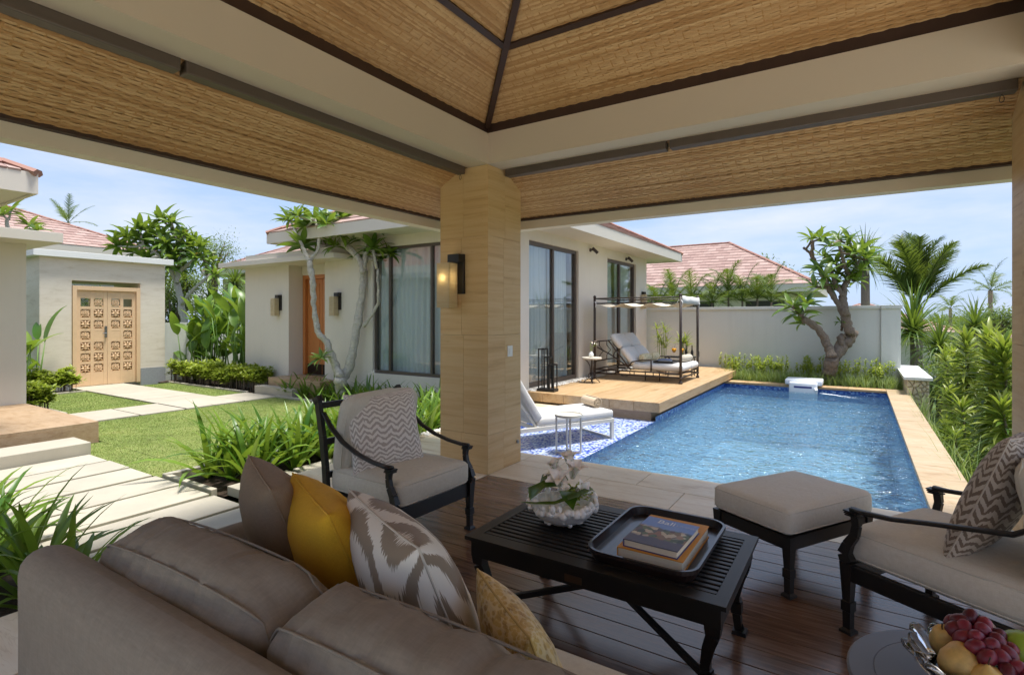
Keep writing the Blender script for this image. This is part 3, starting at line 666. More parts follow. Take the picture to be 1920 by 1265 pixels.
def hip_roof(house, x0, x1, y0, y1, z, tan, slopes='snew', fas=.2, soffit=True, part=None, nmax=0, over=None, caps=True, matf=None):
    w, l = x1-x0, y1-y0
    if l >= w: h = w/2; A = (x0+h, y0+h, z+h*tan); B = (x0+h, y1-h, z+h*tan)
    else: h = l/2; A = (x0+h, y0+h, z+h*tan); B = (x1-h, y0+h, z+h*tan)
    c = [(x0,y0,z),(x1,y0,z),(x1,y1,z),(x0,y1,z)]
    mb = MB(); mb.add(c+[A,B], [(0,1,5 if l < w else 4, 4) if l < w else (0,1,4), (1,2,5) if l < w else (1,2,5,4), (2,3,4,5) if l < w else (2,3,5), (3,0,4) if l < w else (3,0,4,5)])
    roof = mb.build('roof', plain('roof underlay', (150,104,92), .9, .1), house)
    S_ = {'s': (c[0],c[1],A, B if l < w else A), 'e': (c[1],c[2], B if l < w else A, B), 'n': (c[2],c[3],B, A if l < w else B), 'w': (c[3],c[0], A if l < w else B, A)}
    for k in slopes: tile_slope(house, *S_[k], part=part if k == slopes[0] else None, nmax=nmax, roof=roof)
    if caps:
        cap_run(A, B, roof) if A != B else None
        for i, e in ((0,A), (1, B if l < w else A), (2,B), (3, A if l < w else B)): cap_run(c[i], e, roof)
    f = MB(); t = .04; zt, zb = z+.012, z-fas
    f.box(x0,y0,zb,x1,y0+t,zt-.0); f.box(x0,y1-t,zb,x1,y1,zt); f.box(x0,y0+t,zb,x0+t,y1-t,zt); f.box(x1-t,y0+t,zb,x1,y1-t,zt)
    f.build('fascia', matf or m_fascia, house)
    if soffit: MB().box(x0+t,y0+t,zb+.02,x1-t,y1-t,zb+.04).build('soffit', matf or m_fascia, house)
    return roof
# ---- our villa
vil = thing('villa', 'cream rendered villa with tiled roof, orange door and curtained glass doors', 'villa', (-5.05, 7.75, -.2))
VX, VY, VX0, VY1 = -5.05, 7.75, -10.2, 14.85
wall_open('wall', m_wallp, vil, 'x', VX, -.22, VY, VY1, -.3, 3.2, [(8.41,10.47,.2,2.92), (12.04,14.0,.2,2.92)])
wall_open('wall', m_wallp, vil, 'y', VY, .22, -9.7, VX-.22, -.3, 3.199, [(-8.4,-5.75,.36,2.92)])
MB().box(-10.2,VY1-.2,-.3,VX-.22,VY1-.001,3.2).build('wall', m_wallp, vil); MB().box(-10.2,8.4,-.3,-10.0,VY1-.201,3.2).build('wall', m_wallp, vil)
MB().box(-9.98,7.98,.1,VX-.23,VY1-.21,.15).build('room_floor', m_floor, vil); MB().box(-9.98,11.0,.151,-5.9,11.1,3.0).build('room_wall', m_wallp, vil)
MB().box(-9.7,VY-.025,-.3,VX+.0,VY-.001,.13).build('plinth', m_wallp, vil)
glazing(vil, 'x', VX, 8.41, 10.47, .2, 2.92, [9.44], name='sliding_door', inw=-1, seed=2, tw=.07, cur_gap=[(8.45,9.36),(9.5,10.30)])
glazing(vil, 'x', VX, 12.04, 14.0, .2, 2.92, [12.98], name='sliding_door', inw=-1, seed=3, tw=.07, cur_gap=[(12.1,12.75),(12.95,13.85)])
glazing(vil, 'y', VY, -8.4, -5.75, .36, 2.92, [-7.97,-6.86], name='window', inw=1, seed=4, tw=.05)
hip_roof(vil, -10.9, -4.33, 7.0, 15.85, 3.33, .5, 'es', fas=.22)
# entry block with flat canopy
eb = MB(); eb.box(-12.97,7.75,-.3,-11.2,10.5,2.72); eb.box(-11.2,8.32,-.3,-9.7,8.4,2.72); eb.box(-9.92,7.76,-.3,-9.701,8.4,2.719); eb.box(-11.19,8.1,2.5,-9.93,8.31,2.719)
eb.build('entry_wall', m_wallp, vil)
MB().box(-13.3,7.25,2.72,-9.0,9.5,2.83).build('entry_canopy', m_fascia, vil, bevel=.004); MB().box(-12.2,7.3,2.831,-9.1,9.4,2.95).build('canopy_parapet', m_fascia, vil)
dr = MB(); dr.box(-11.19,8.12,.15,-11.1,8.3,2.5); dr.box(-10.02,8.12,.15,-9.93,8.3,2.5); dr.box(-11.1,8.12,2.41,-10.02,8.3,2.499)
dr.build('door_frame', m_door, vil, bevel=.004)
for a, b in ((-11.095,-10.565), (-10.555,-10.025)):
    d = MB().box(a,8.19,.16,b,8.24,2.405).build('door', m_door, vil, bevel=.003)
    MB().box(a+.08,8.178,.45,b-.08,8.1895,2.3).build('door_panel', m_door, d, bevel=.004); MB().box(a+.01,8.182,.165,b-.01,8.1895,.4).build('kick_plate', plain('dark bronze', (60,46,38), .35, .1, metal=.7), d)
    MB().tube([(b-.05,8.18,1.1),(b-.05,8.12,1.1)], .012, 8).ball((b-.05,8.11,1.1), .028).build('handle', _M['dark bronze'], d, smooth=True)
MB().box(-11.3,7.3,-.3,-9.5,8.1,.145).build('entrance_step', m_plat, vil, bevel=.006); MB().box(-11.45,7.06,-.3,-10.1,7.29,-.03).build('entrance_step', m_paver, vil, bevel=.006)
# lower wing roof behind the canopy
wg = MB().box(-13.0,9.6,-.3,-10.25,13.5,2.7).build('wing_wall', m_wallp, vil)
hip_roof(vil, -13.6, -9.9, 9.0, 14.2, 2.86, .46, 'sw', fas=.14, soffit=False)
# wall spots under the eave
for k, (yy, nm) in enumerate(((11.05,'nearer'), (13.25,'farther'))):
    t = thing('wall_spotlight', f'small dark spotlight under the villa eave, the {nm} of two along the deck', 'spotlight', (VX+.002, yy, 3.0), 0, 'villa wall spotlights')
    MB().tube([(0,0,0),(.02,0,0)], .04, 12).build('base', m_iron, t, local=True); MB().tube([(.02,0,0),(.1,0,-.01)], .012, 8).build('arm', m_iron, t, local=True)
    MB().tube([(.07,-.03,.04),(.16,.05,-.07)], .035, 12).build('lamp_head', m_iron, t, local=True)
sconce((-11.55, 7.749, 1.76), 0, 'unlit box lamp left of the orange villa door', lit=False, sc=.95)
sconce((-9.45, 7.749, 1.76), 0, 'unlit box lamp right of the orange villa door', lit=False, sc=.95)
t = sconce((VX+.001, 14.45, 1.95), math.pi/2, 'narrow unlit wall lamp behind the daybed canopy at the villa corner', lit=False, sc=.9)
# ---- gate house
GX = -16.0
gt = thing('gatehouse', 'pale stone gateway with flat cap around the carved gate', 'gateway', (GX, 5.9, -.2))
wall_open('wall', m_gatew, gt, 'x', GX, -1.6, 4.57, 7.26, -.3, 2.93, [(5.18,6.66,-.3,2.40)])
MB().box(GX-1.78,4.42,2.93,GX+.14,7.42,3.08).build('cap', plain('white cap', (222,224,220), .7, .03), gt, bevel=.006)
for y0, y1 in ((4.56,5.175),(6.665,7.27)): MB().box(GX,y0,-.3,GX+.012,y1,.16).build('stone_base', plain('grey speckled base', (150,152,154), .8, .4, 60, 80, .3), gt)
def carved(k):                                         # pierced flower panel, two designs
    mb = MB(); s = .082
    if k == 0:
        for a in range(4):
            an = a*math.pi/2; c, sn = math.cos(an), math.sin(an)
            mb.tube([(0,.012*c,.012*sn),(.01,.04*c,.04*sn),(0,.078*c,.078*sn)], [.010,.026,.008], 6)
            mb.tube([(0,.02*math.cos(an+.78),.02*math.sin(an+.78)),(.004,.06*math.cos(an+.78),.06*math.sin(an+.78)),(0,.105*math.cos(an+.78),.105*math.sin(an+.78))], [.008,.018,.012], 6)
        mb.ball((.012,0,0), .018, .022, .022, 8, 6)
    else:
        mb.tube([(0,.062*math.cos(i*math.pi/8),.062*math.sin(i*math.pi/8)) for i in range(17)], .013, 6)
        for a in range(8):
            an = a*math.pi/4; mb.tube([(0,.015*math.cos(an),.015*math.sin(an)),(.008,.036*math.cos(an),.036*math.sin(an)),(0,.056*math.cos(an),.056*math.sin(an))], [.007,.014,.008], 6)
            if a % 2: mb.tube([(0,.07*math.cos(an),.07*math.sin(an)),(0,.112*math.cos(an),.112*math.sin(an))], [.008,.013], 6)
        mb.ball((.012,0,0), .014, .018, .018, 8, 6)
    me = mb.mesh('carved_panel', smooth=True); me.materials.append(m_gate); return me
cp = [carved(0), carved(1)]
gd = thing('gate', 'carved pale timber double gate with flower panels and steel lock', 'gate', (GX, 5.92, -.2))
gf = MB(); gf.box(GX-.12,5.19,-.2,GX+.03,5.28,2.27); gf.box(GX-.12,6.56,-.2,GX+.03,6.65,2.27); gf.box(GX-.12,5.28,2.17,GX+.03,6.56,2.27); gf.build('gate_frame', m_gate, gd, bevel=.005)
zr_ = [.14+i*.272 for i in range(8)]
for li, (a, b) in enumerate(((5.283,5.917), (5.923,6.557))):
    lf = MB(); ys = [a, a+.08, a+.282, a+.352, a+.554, b]; xa, xb = GX-.07, GX-.02
    for i in (0, 2, 4): lf.box(xa, ys[i], -.19, xb, ys[i+1], 2.165)
    for c0, c1 in ((ys[1],ys[2]), (ys[3],ys[4])):
        lf.box(xa+.004, c0, -.19, xb-.004, c1, zr_[0])
        for r in range(7): lf.box(xa+.004, c0, zr_[r]+.205, xb-.004, c1, zr_[r+1])
        lf.box(xa+.004, c0, zr_[7]+.001, xb-.004, c1, 2.164)
    leaf = lf.build('gate_leaf', m_gate, gd); MB().box(xa-.006, ys[1]-.02, zr_[0]-.02, xa-.0005, ys[4]+.02, zr_[6]-.02).build('gate_lining', plain('gate lining', (176,138,96), .8, .1), leaf)
    for ci, c0 in enumerate((ys[1], ys[3])):
        for r in range(7):
            inner = (ci == 1) if li == 0 else (ci == 0)
            if r == 6 and not inner: continue                       # open corner squares
            if r == 3 and inner:
                MB().box(xa+.01, c0, zr_[r], xb-.006, c0+.202, zr_[r]+.205).build('plain_panel', m_gate, leaf); continue
            o = link('carved_panel', cp[(ci+r+li) % 2], None, leaf); o.location = (GX-.045, c0+.101, zr_[r]+.1025); o.scale = (1.2,1.22,1.22)
MB().box(GX-.02,5.86,1.0,GX+.01,5.905,1.28).tube([(GX+.01,5.885,1.1),(GX+.05,5.885,1.1),(GX+.05,5.80,1.1)], .011, 8).build('lock', plain('steel', (170,170,170), .3, .05, metal=1.), gd)
# ---- house at the edge of the lawn, left of the gate
lh = thing('annex', 'cream annex wall with thin flat eave beside the stone platform', 'annex', (-11.7, 3.1, 0))
MB().box(-16.0,-9.0,-.3,-11.7,3.17,2.72).build('wall', m_wallp, lh)
MB().box(-16.2,-9.5,2.721,-11.0,3.45,2.88).build('eave_slab', m_fascia, lh, bevel=.005)
ph = MB().box(-16.0,-9.0,2.881,-12.0,2.3,2.98).build('parapet', m_fascia, lh)
pl = MB().box(-11.69,-6.0,-.3,-8.86,3.12,.02); plat = struct('platform', pl, m_plat)
slabs(plat, 'stone_slab', -11.69,-6.0,-8.82,3.16,.021,.07,6,8, m_plat, gap=.002); 
for y0, y1 in ((-6,-1.2),(-1.2,1.0),(1.0,3.16)): MB().box(-8.859,y0+.002,-.29,-8.82,y1-.002,.0205).build('riser_slab', m_plat, plat)
MB().box(-11.69,3.121,-.29,-8.86,3.16,.0205).build('riser_slab', m_plat, plat)
stp = tag(MB().box(-8.6,-1.5,-.28,-8.07,2.81,-.055).build('stone_step', m_paver, bevel=.008), 'long pale limestone step below the sandstone platform', 'step')
# upper pitched eave of the annex, seen above the flat slab
ue = hip_roof(lh, -17.5, -8.3, -8.0, 2.36, 3.22, .45, 'es', fas=.24, matf=m_fascia)
MB().box(-16.0,-7.0,2.981,-9.2,1.6,3.0).build('upper_ceiling', m_fascia, lh)
# ---- garden walls
gw = thing('garden_wall', 'smooth white garden wall with end pier behind the pool', 'wall', (-2, 15.1, -.2))
MB().box(-5.2,15.0,-.4,.42,15.18,1.70).build('wall_face', m_wallr, gw); MB().box(.423,14.94,-.6,.79,15.24,1.70).build('pier', m_wallr, gw)
MB().box(-5.2,14.95,1.701,.419,15.23,1.775).build('coping', m_wallr, gw, bevel=.004); MB().box(.42,14.90,1.701,.82,15.28,1.78).build('pier_cap', m_wallr, gw, bevel=.004)
bw = thing('boundary_wall', 'low stepped white wall behind the banana-leaved plants', 'wall', (-15, 10.6, -.2))
MB().box(-16.6,7.27,-.4,-16.4,11.5,1.35).build('wall_face', m_wallr, bw); MB().box(-16.39,10.4,-.4,-13.0,10.6,1.35).build('wall_face', m_wallr, bw); MB().box(-16.7,10.35,1.351,-12.99,10.68,1.42).build('coping', m_wallr, bw)
MB().box(-22,12.8,-.4,-13.0,13.0,2.15).build('upper_wall', m_wallr, bw); MB().box(-22,12.75,2.151,-13.0,13.08,2.23).build('coping', m_wallr, bw)
# rubble wall with white cap at the pool's far corner
def voronoi(w, h, n, seed):
    rr = random.Random(seed); pts = []
    while len(pts) < n:
        p = (rr.uniform(0,w), rr.uniform(0,h))
        if all((p[0]-q[0])**2+(p[1]-q[1])**2 > (.62*math.sqrt(w*h/n))**2 for q in pts) or rr.random() < .02: pts.append(p)
    cells = []
    for i, p in enumerate(pts):
        poly = [(0,0),(w,0),(w,h),(0,h)]
        for j, q in enumerate(pts):
            if i == j: continue
            mx_, my_ = (p[0]+q[0])/2, (p[1]+q[1])/2; nx, ny = q[0]-p[0], q[1]-p[1]; out = []
            for k in range(len(poly)):
                a, b = poly[k], poly[(k+1)%len(poly)]; da = (a[0]-mx_)*nx+(a[1]-my_)*ny; db = (b[0]-mx_)*nx+(b[1]-my_)*ny
                if da <= 0: out.append(a)
                if da*db < 0: t = da/(da-db); out.append((a[0]+(b[0]-a[0])*t, a[1]+(b[1]-a[1])*t))
            poly = out
            if len(poly) < 3: break
        if len(poly) >= 3: cells.append(poly)
    return cells
rw = thing('rubble_wall', 'low rubble stone wall with white cap at the far pool corner', 'wall', (.95, 12.95, -.2))
MB().box(.78,12.985,-1.6,1.13,16.0,.29).build('core', plain('pale mortar', (176,166,146), .9, .1), rw)
MB().box(.73,12.92,.291,1.18,16.0,.35).build('cap', _M['white cap'], rw, bevel=.004)
m_rub = plain('rubble stone', (196,184,158), .85, .22, 9, 50, .5, .01, rv=.14)
def stones(org, ux, w, h, n, seed, out):
    for poly in voronoi(w, h, n, seed):
        cx = sum(p[0] for p in poly)/len(poly); cy = sum(p[1] for p in poly)/len(poly); f, b = [], []
        for (x, y) in poly:
            dx, dy = cx-x, cy-y; l = math.hypot(dx,dy) or 1
            x1_, y1_ = x+dx/l*.006, y+dy/l*.006; x2_, y2_ = x+dx/l*.02, y+dy/l*.02
            b.append(V(org)+V(ux)*x1_+V((0,0,y1_))); f.append(V(org)+V(ux)*x2_+V((0,0,y2_))+V(out)*(.028))
        n_ = len(poly); MB().add(b+f, [tuple(range(n_,2*n_))]+[(i,(i+1)%n_,n_+(i+1)%n_,n_+i) for i in range(n_)]).build('stone', m_rub, rw, weld=True)
stones((.78,12.984,-.8), (1,0,0), .35, 1.09, 46, 5, (0,-1,0))
# ---- neighbouring houses
nb = thing('neighbour_house', 'house with broad pink tiled roof behind the white garden wall', 'house', (-6, 28, -.3))
MB().box(-16.0,24.9,-.4,-2.4,31.2,2.5).build('wall', m_wallp, nb)
for x in (-3.2,-6.0): MB().box(x-.9,24.87,.5,x+.6,24.899,2.2).build('window', plain('dark window', (60,60,58), .2, .05), nb)
hip_roof(nb, -17.0, -1.35, 24.0, 32.0, 2.83, .58, 'se', fas=.3, part=lambda p: p.x > -9.5 and p.z > 2.9, nmax=290)
nl = thing('gate_neighbour_house', 'house with pink tiled roof rising behind the carved gate', 'house', (-27, 8, -.3))
MB().box(-33.0,1.0,-.4,-23.6,9.6,3.3).build('wall', m_wallp, nl); MB().box(-23.59,5.0,2.2,-23.56,7.4,3.0).build('window', _M['dark window'], nl)
hip_roof(nl, -34.0, -22.9, .0, 10.3, 4.0, .44, 'es', fas=.3)
nf = thing('far_neighbour_house', 'small pink tiled roof showing between the trees left of the villa', 'house', (-24, 17, -.3))
MB().box(-28.0,15.5,-.4,-21.5,21.0,3.5).build('wall', m_wallp, nf); hip_roof(nf, -28.8, -20.6, 14.8, 21.8, 3.9, .46, 'es', fas=.25)
nr = thing('hillside_house', 'pink tiled roof low on the slope beyond the palms', 'house', (0, 39, -2.5))
MB().box(-3.2,36.7,-8,3.7,43,.5).build('wall', m_wallp, nr); hip_roof(nr, -4, 4.5, 36, 44, .72, .40, 'se', fas=.25)
nq = thing('lower_hillside_house', 'grey edged roof just showing beside the right column', 'house', (12, 27, -3))
MB().box(8.0,36.5,-7,16,43,.0).build('wall', m_wallp, nq); hip_roof(nq, 7.2, 16.6, 35.6, 44, .3, .30, 'sw', fas=.3)
# ---------------------------------------------------------------- soft furnishings
def grid_axis(h, r, n, k=3):
    e = [h - r*(1-math.sin(i/k*math.pi/2)) for i in range(k+1)]      # h-r .. h
    inner = [-(h-r)+2*(h-r)*i/n for i in range(n+1)]
    return [-x for x in reversed(e[1:])] + inner + e[1:]
def cushion(sx, sy, sz, r, n=(8,8,2), crown=.02, wr=.004, seed=0, crease=0):
    hx, hy, hz = sx/2, sy/2, sz/2; r = min(r, hx*.98, hy*.98, hz*.98)
    ax, ay, az = grid_axis(hx,r,n[0]), grid_axis(hy,r,n[1]), grid_axis(hz,r,n[2]); mb = MB(); ix = {}
    def vert(x, y, z):
        k = (round(x,5), round(y,5), round(z,5))
        if k in ix: return ix[k]
        i = V((max(-hx+r,min(hx-r,x)), max(-hy+r,min(hy-r,y)), max(-hz+r,min(hz-r,z)))); d = V((x,y,z))-i
        p = i + d.normalized()*r if d.length > 1e-9 else V((x,y,z))
        u, w, q = x/hx, y/hy, z/hz
        p.z += q*crown*(1-u*u)*(1-w*w); p.x += u*crown*.5*(1-w*w)*(1-q*q); p.y += w*crown*.5*(1-u*u)*(1-q*q)
        nz = mnoise.noise(V((x*9+seed, y*9, z*9)))*wr + mnoise.noise(V((x*22, y*22+seed, z*22)))*wr*.4
        if crease: nz += crease*min(1,max(0,q*1.6))*(-abs(mnoise.noise(V((x*20+seed, y*2.5, z*3))))*1.2+.5*mnoise.noise(V((x*6, y*6, seed))))
        p += V((u, w, q)).normalized()*nz if abs(u)+abs(w)+abs(q) > 0 else V((0,0,0))
        ix[k] = len(mb.v); mb.v.append(tuple(p)); return ix[k]
    for (A, B, C, f) in ((ax,ay,hz,lambda a,b,c:(a,b,c)), (ay,az,hx,lambda a,b,c:(c,a,b)), (az,ax,hy,lambda a,b,c:(b,c,a))):
        for s in (-1, 1):
            for i in range(len(A)-1):
                for j in range(len(B)-1):
                    q = [vert(*f(a,b,s*C)) for a,b in ((A[i],B[j]),(A[i+1],B[j]),(A[i+1],B[j+1]),(A[i],B[j+1]))]
                    mb.f.append(tuple(q if s > 0 else q[::-1]))
    return mb
def seam_loop(sx, sy, sz, r, plane, s, k=.62, rad=.0042, crown=0, step=.05):
    """piping that follows the rounded surface: plane 'xy' (round the top or bottom) or 'xz' (round the front or back)"""
    hx, hy, hz = sx/2, sy/2, sz/2; r = min(r, hx*.98, hy*.98, hz*.98); A, B, C = (hx, hy, hz) if plane == 'xy' else (hx, hz, hy)
    per = []; n1, n2 = max(2,int(2*A/step)), max(2,int(2*B/step))
    per += [(-A+2*A*i/n1, -B) for i in range(n1)] + [(A, -B+2*B*i/n2) for i in range(n2)] + [(A-2*A*i/n1, B) for i in range(n1)] + [(-A, B-2*B*i/n2) for i in range(n2)]
    out = []
    for a, b in per:
        c = s*(C-r+r*k); p = V((a, b, c)) if plane == 'xy' else V((a, c, b))
        i = V((max(-hx+r,min(hx-r,p.x)), max(-hy+r,min(hy-r,p.y)), max(-hz+r,min(hz-r,p.z)))); d = p-i; q = i+d.normalized()*(r+.001)
        u, w, t = p.x/hx, p.y/hy, p.z/hz; q.z += t*crown*(1-u*u)*(1-w*w); q.x += u*crown*.5*(1-w*w)*(1-t*t); q.y += w*crown*.5*(1-u*u)*(1-t*t); out.append(q)
    out.append(out[0]); return MB().tube(out, rad, 6)
def seat_pad(name, parent, mat, sx, sy, sz, mw, r=.045, crown=.018, seed=1, wr=.004, pipe=True):
    o = cushion(sx, sy, sz, r, crown=crown, seed=seed, wr=wr).build(name, mat, parent, smooth=True, local=True); o.matrix_basis = mw
    if pipe:
        for s in (1, -1): seam_loop(sx, sy, sz, r, 'xy', s, crown=crown).build('piping', mat, o, smooth=True, local=True)
    return o
def TR(loc=(0,0,0), rx=0, ry=0, rz=0):
    return Matrix.Translation(V(loc)) @ Matrix.Rotation(rz,4,'Z') @ Matrix.Rotation(ry,4,'Y') @ Matrix.Rotation(rx,4,'X')
def pillow_mesh(W, H, T, n=18, k=.07, seed=0, wr=.006, slump=.0):
    vs = []; fs = []; uv = []; ix = {}
    def sm(t): return math.sin(t*math.pi/2)
    for side in (1, -1):
        for i in range(n+1):
            for j in range(n+1):
                u, v = sm(-1+2*i/n), sm(-1+2*j/n); edge = i in (0,n) or j in (0,n)
                if edge and side < 0: ix[side,i,j] = ix[1,i,j]; continue
                x = W/2*u*(1-k*(1-v*v)*abs(u)); z = H/2*v*(1-k*(1-u*u)*abs(v))
                b = max(0,(1-u**2))*max(0,(1-v**2)); t = T/2*(b**.42)*(1+.12*max(0,-v))
                c = (abs(u)*abs(v))**2
                w = wr*(mnoise.noise(V((x*14+seed, z*14, side)))+1.4*c*mnoise.noise(V((x*30+seed, z*30, side*3))))*min(1, b*8+.0)
                ix[side,i,j] = len(vs); vs.append((x+slump*(v*v)*0, side*(t+w), z - slump*max(0,(1-u*u))*max(0,v))); uv.append((i/n, j/n))
        for i in range(n):
            for j in range(n):
                q = (ix[side,i,j], ix[side,i+1,j], ix[side,i+1,j+1], ix[side,i,j+1]); fs.append(q if side < 0 else q[::-1])
    me = bpy.data.meshes.new('pillow'); me.from_pydata(vs, [], fs); L_ = me.uv_layers.new(name='UVMap')
    for l in me.loops: L_.data[l.index].uv = uv[l.vertex_index]
    me.shade_smooth()
    rim = [ix[1,i,0] for i in range(n)] + [ix[1,n,j] for j in range(n)] + [ix[1,n-i,n] for i in range(n)] + [ix[1,0,n-j] for j in range(n)]
    return me, [vs[i] for i in rim]+[vs[rim[0]]]
def pillow(name, label, mat, W, H, T, loc, lean=0, yaw=0, roll=0, seed=0, root=None, slump=0, group=None, pipe=True):
    me, rim = pillow_mesh(W, H, T, seed=seed, slump=slump); o = link(name, me, mat)
    o.matrix_world = Matrix.Translation(V(loc)) @ Matrix.Rotation(yaw,4,'Z') @ Matrix.Rotation(lean,4,'X') @ Matrix.Rotation(roll,4,'Y')
    if pipe: MB().tube(rim, .0035, 6).build('seam', mat, o, smooth=True, local=True)
    return tag(o, label, 'pillow', group)
def chevron(name, c1, c2, nu=5, nv=13, amp=.9):
    n = N(name); co = n.co(kind='UV'); sx = n.n('ShaderNodeSeparateXYZ'); n.l(co, sx.inputs[0])
    d = n.math('MULTIPLY_ADD', n.noise(co, 14, 2), .05, -.025); d2 = n.math('MULTIPLY_ADD', n.noise(co, 45, 2), .03, -.015)
    u = n.math('ADD', n.math('ADD', sx.outputs[0], d), d2); v = n.math('ADD', sx.outputs[1], d)
    tri = n.math('PINGPONG', n.math('MULTIPLY', u, nu*2), 1.0)
    s = n.math('FRACT', n.math('MULTIPLY_ADD', tri, amp, n.math('ADD', n.math('MULTIPLY', v, nv), n.math('MULTIPLY', n.math('FLOOR', n.math('MULTIPLY', u, nu*2)), .0))))
    brk = n.noise(n.co((60,60,60), kind='UV'), 1, 2)
    s = n.math('ADD', s, n.math('MULTIPLY_ADD', brk, .24, -.12))
    f = n.ramp(s, [(.0, (0,0,0,1)), (.05, (1,1,1,1)), (.47, (1,1,1,1)), (.52, (0,0,0,1))])
    wv = n.noise(n.co((300,300,300), kind='UV'), 1, 1)
    col = n.mix(f, lin(c2), lin(c1)); col = n.mix(n.math('MULTIPLY', wv, .25), col, tuple(x*.7 for x in lin(c1)[:3])+(1,))
    n.set(Base_Color=col, Roughness=.9, Specular_IOR_Level=.2, Sheen_Weight=.2, Normal=n.bump(n.noise(n.co(), 8, 3), .25, .012, n.bump(wv, .2, .001))); return n.m
def ikat(name, c1, c2):
    n = N(name); co = n.co(kind='UV'); sx = n.n('ShaderNodeSeparateXYZ'); n.l(co, sx.inputs[0])
    jag = n.math('MULTIPLY_ADD', n.noise(n.co((110,4,1), kind='UV'), 1, 2), .16, -.08)
    v = n.math('ADD', sx.outputs[1], jag); u = sx.outputs[0]
    arch = n.math('MULTIPLY', n.math('SINE', n.math('MULTIPLY', n.math('ADD', u, n.math('MULTIPLY', n.noise(co, 2.2, 1), .35)), 8.5)), .17)
    s = n.math('FRACT', n.math('MULTIPLY', n.math('ADD', v, arch), 3.1))
    f = n.ramp(s, [(.02, (0,0,0,1)), (.06, (1,1,1,1)), (.5, (1,1,1,1)), (.54, (0,0,0,1))])
    w = n.noise(n.co((420,420,1), kind='UV'), 1, 1); col = n.mix(f, lin(c2), lin(c1)); col = n.mix(n.math('MULTIPLY', w, .2), col, tuple(x*.75 for x in lin(c1)[:3])+(1,))
    n.set(Base_Color=col, Roughness=.85, Specular_IOR_Level=.25, Sheen_Weight=.2, Normal=n.bump(n.noise(n.co(), 8, 3), .25, .012, n.bump(w, .2, .001))); return n.m
def snake(name):
    n = N(name); co = n.co((26,26,1), kind='UV'); vo = n.n('ShaderNodeTexVoronoi'); vo.inputs['Scale'].default_value = 1; n.l(co, vo.inputs['Vector'])
    f = n.noise(n.co(kind='UV'), 4.5, 5, .7, 1.2); w = n.noise(n.co((380,380,1), kind='UV'), 1, 1)
    col = n.ramp(n.math('ADD', f, n.math('MULTIPLY', w, .12)), [(.42, lin(142,110,58)), (.53, lin(196,164,88)), (.62, lin(208,178,104)), (.75, lin(220,206,164))])
    col = n.mix(n.ramp(vo.outputs['Distance'], [(.45, (0,0,0,1)), (.6, (.5,.5,.5,1))]), col, lin(226,214,176))
    n.set(Base_Color=col, Roughness=.7, Sheen_Weight=.2, Normal=n.bump(n.noise(n.co(), 9, 3), .25, .012, n.bump(vo.outputs['Distance'], .15, .002))); return n.m
f_sofa = fabric('taupe sofa weave', (152,143,131), 190); f_cream = fabric('oatmeal canvas', (242,235,217), 420); f_brown = fabric('brown rib weave', (152,134,114), 320)
f_gold = fabric('mustard cotton', (226,172,54), 900); f_wht = fabric('ivory canvas', (226,222,214), 900); f_chair = fabric('stone grey canvas', (230,222,204), 420)
m_chev = chevron('grey chevron print', (188,179,170), (244,239,232), 8, 20); m_chev2 = chevron('brown chevron print', (130,114,101), (208,198,186), 6, 20)
m_ikat = ikat('ikat print', (142,128,112), (232,228,220)); m_snake = snake('snakeskin weave')
# ---------------------------------------------------------------- sofa seen from behind
sofa = thing('sofa', 'long taupe upholstered sofa with its back to us', 'sofa', (-1.22, 1.0, 0))
def rbox(x0, y0, z0, x1, y1, z1, r, **k):
    mb = cushion(x1-x0, y1-y0, z1-z0, r, **k); c = V(((x0+x1)/2,(y0+y1)/2,(z0+z1)/2)); mb.v = [tuple(V(p)+c) for p in mb.v]; return mb
rbox(-2.31,.585,.08,.03,.745,.75,.078, n=(20,2,6), crown=.012, wr=.003).build('backrest', f_sofa, sofa, smooth=True)
rbox(-2.31,.75,.08,-2.17,1.53,.61,.065, n=(2,8,6), crown=.01).build('arm', f_sofa, sofa, smooth=True)
rbox(-.11,.75,.08,.03,1.50,.63,.065, n=(2,8,6), crown=.01).build('arm', f_sofa, sofa, smooth=True)
rbox(-2.165,.755,.10,-.115,1.55,.28,.03, n=(10,6,2), crown=0).build('seat_base', f_sofa, sofa, smooth=True)
for x0, x1 in ((-2.16,-1.145), (-1.135,-.12)):
    seat_pad('seat_cushion', sofa, f_chair, x1-x0, .80, .15, TR(((x0+x1)/2+1.22, 1.17-1.0, .355)), seed=x0)
for x, yw, CWD in ((-1.63,.02,.88), (-.69,-.02,1.0)):
    o = cushion(CWD,.27,.42,.088, n=(70,6,10), crown=.05, wr=.012, crease=.014, seed=x).build('back_cushion', f_sofa, sofa, smooth=True, local=True); o.matrix_basis = TR((x+1.22, .875-1.0, .595), rx=.2, rz=yw)
    for s in (-1, 1): seam_loop(CWD,.27,.42,.088,'xz',s,k=.5,crown=.05,rad=.0036).build('piping', f_sofa, o, smooth=True, local=True)
for x, y in ((-2.24,.66),(-.04,.66),(-2.24,1.46),(-.04,1.46)): MB().box(x-.03,y-.03,0,x+.03,y+.03,.085).build('leg', m_black, sofa, bevel=.004)
pillow('throw_pillow', 'plain brown ribbed pillow nearest the far sofa arm', f_brown, .54,.52,.26, (-1.87,1.28,.68), lean=.38, yaw=-.42, seed=3)
pillow('throw_pillow', 'mustard yellow pillow between the brown and ikat pillows', f_gold, .52,.50,.26, (-1.53,1.25,.68), lean=.40, yaw=-.42, seed=5)
pillow('throw_pillow', 'grey and white ikat pillow on the sofa', m_ikat, .56,.54,.26, (-1.15,1.22,.67), lean=.40, yaw=-.40, seed=7)
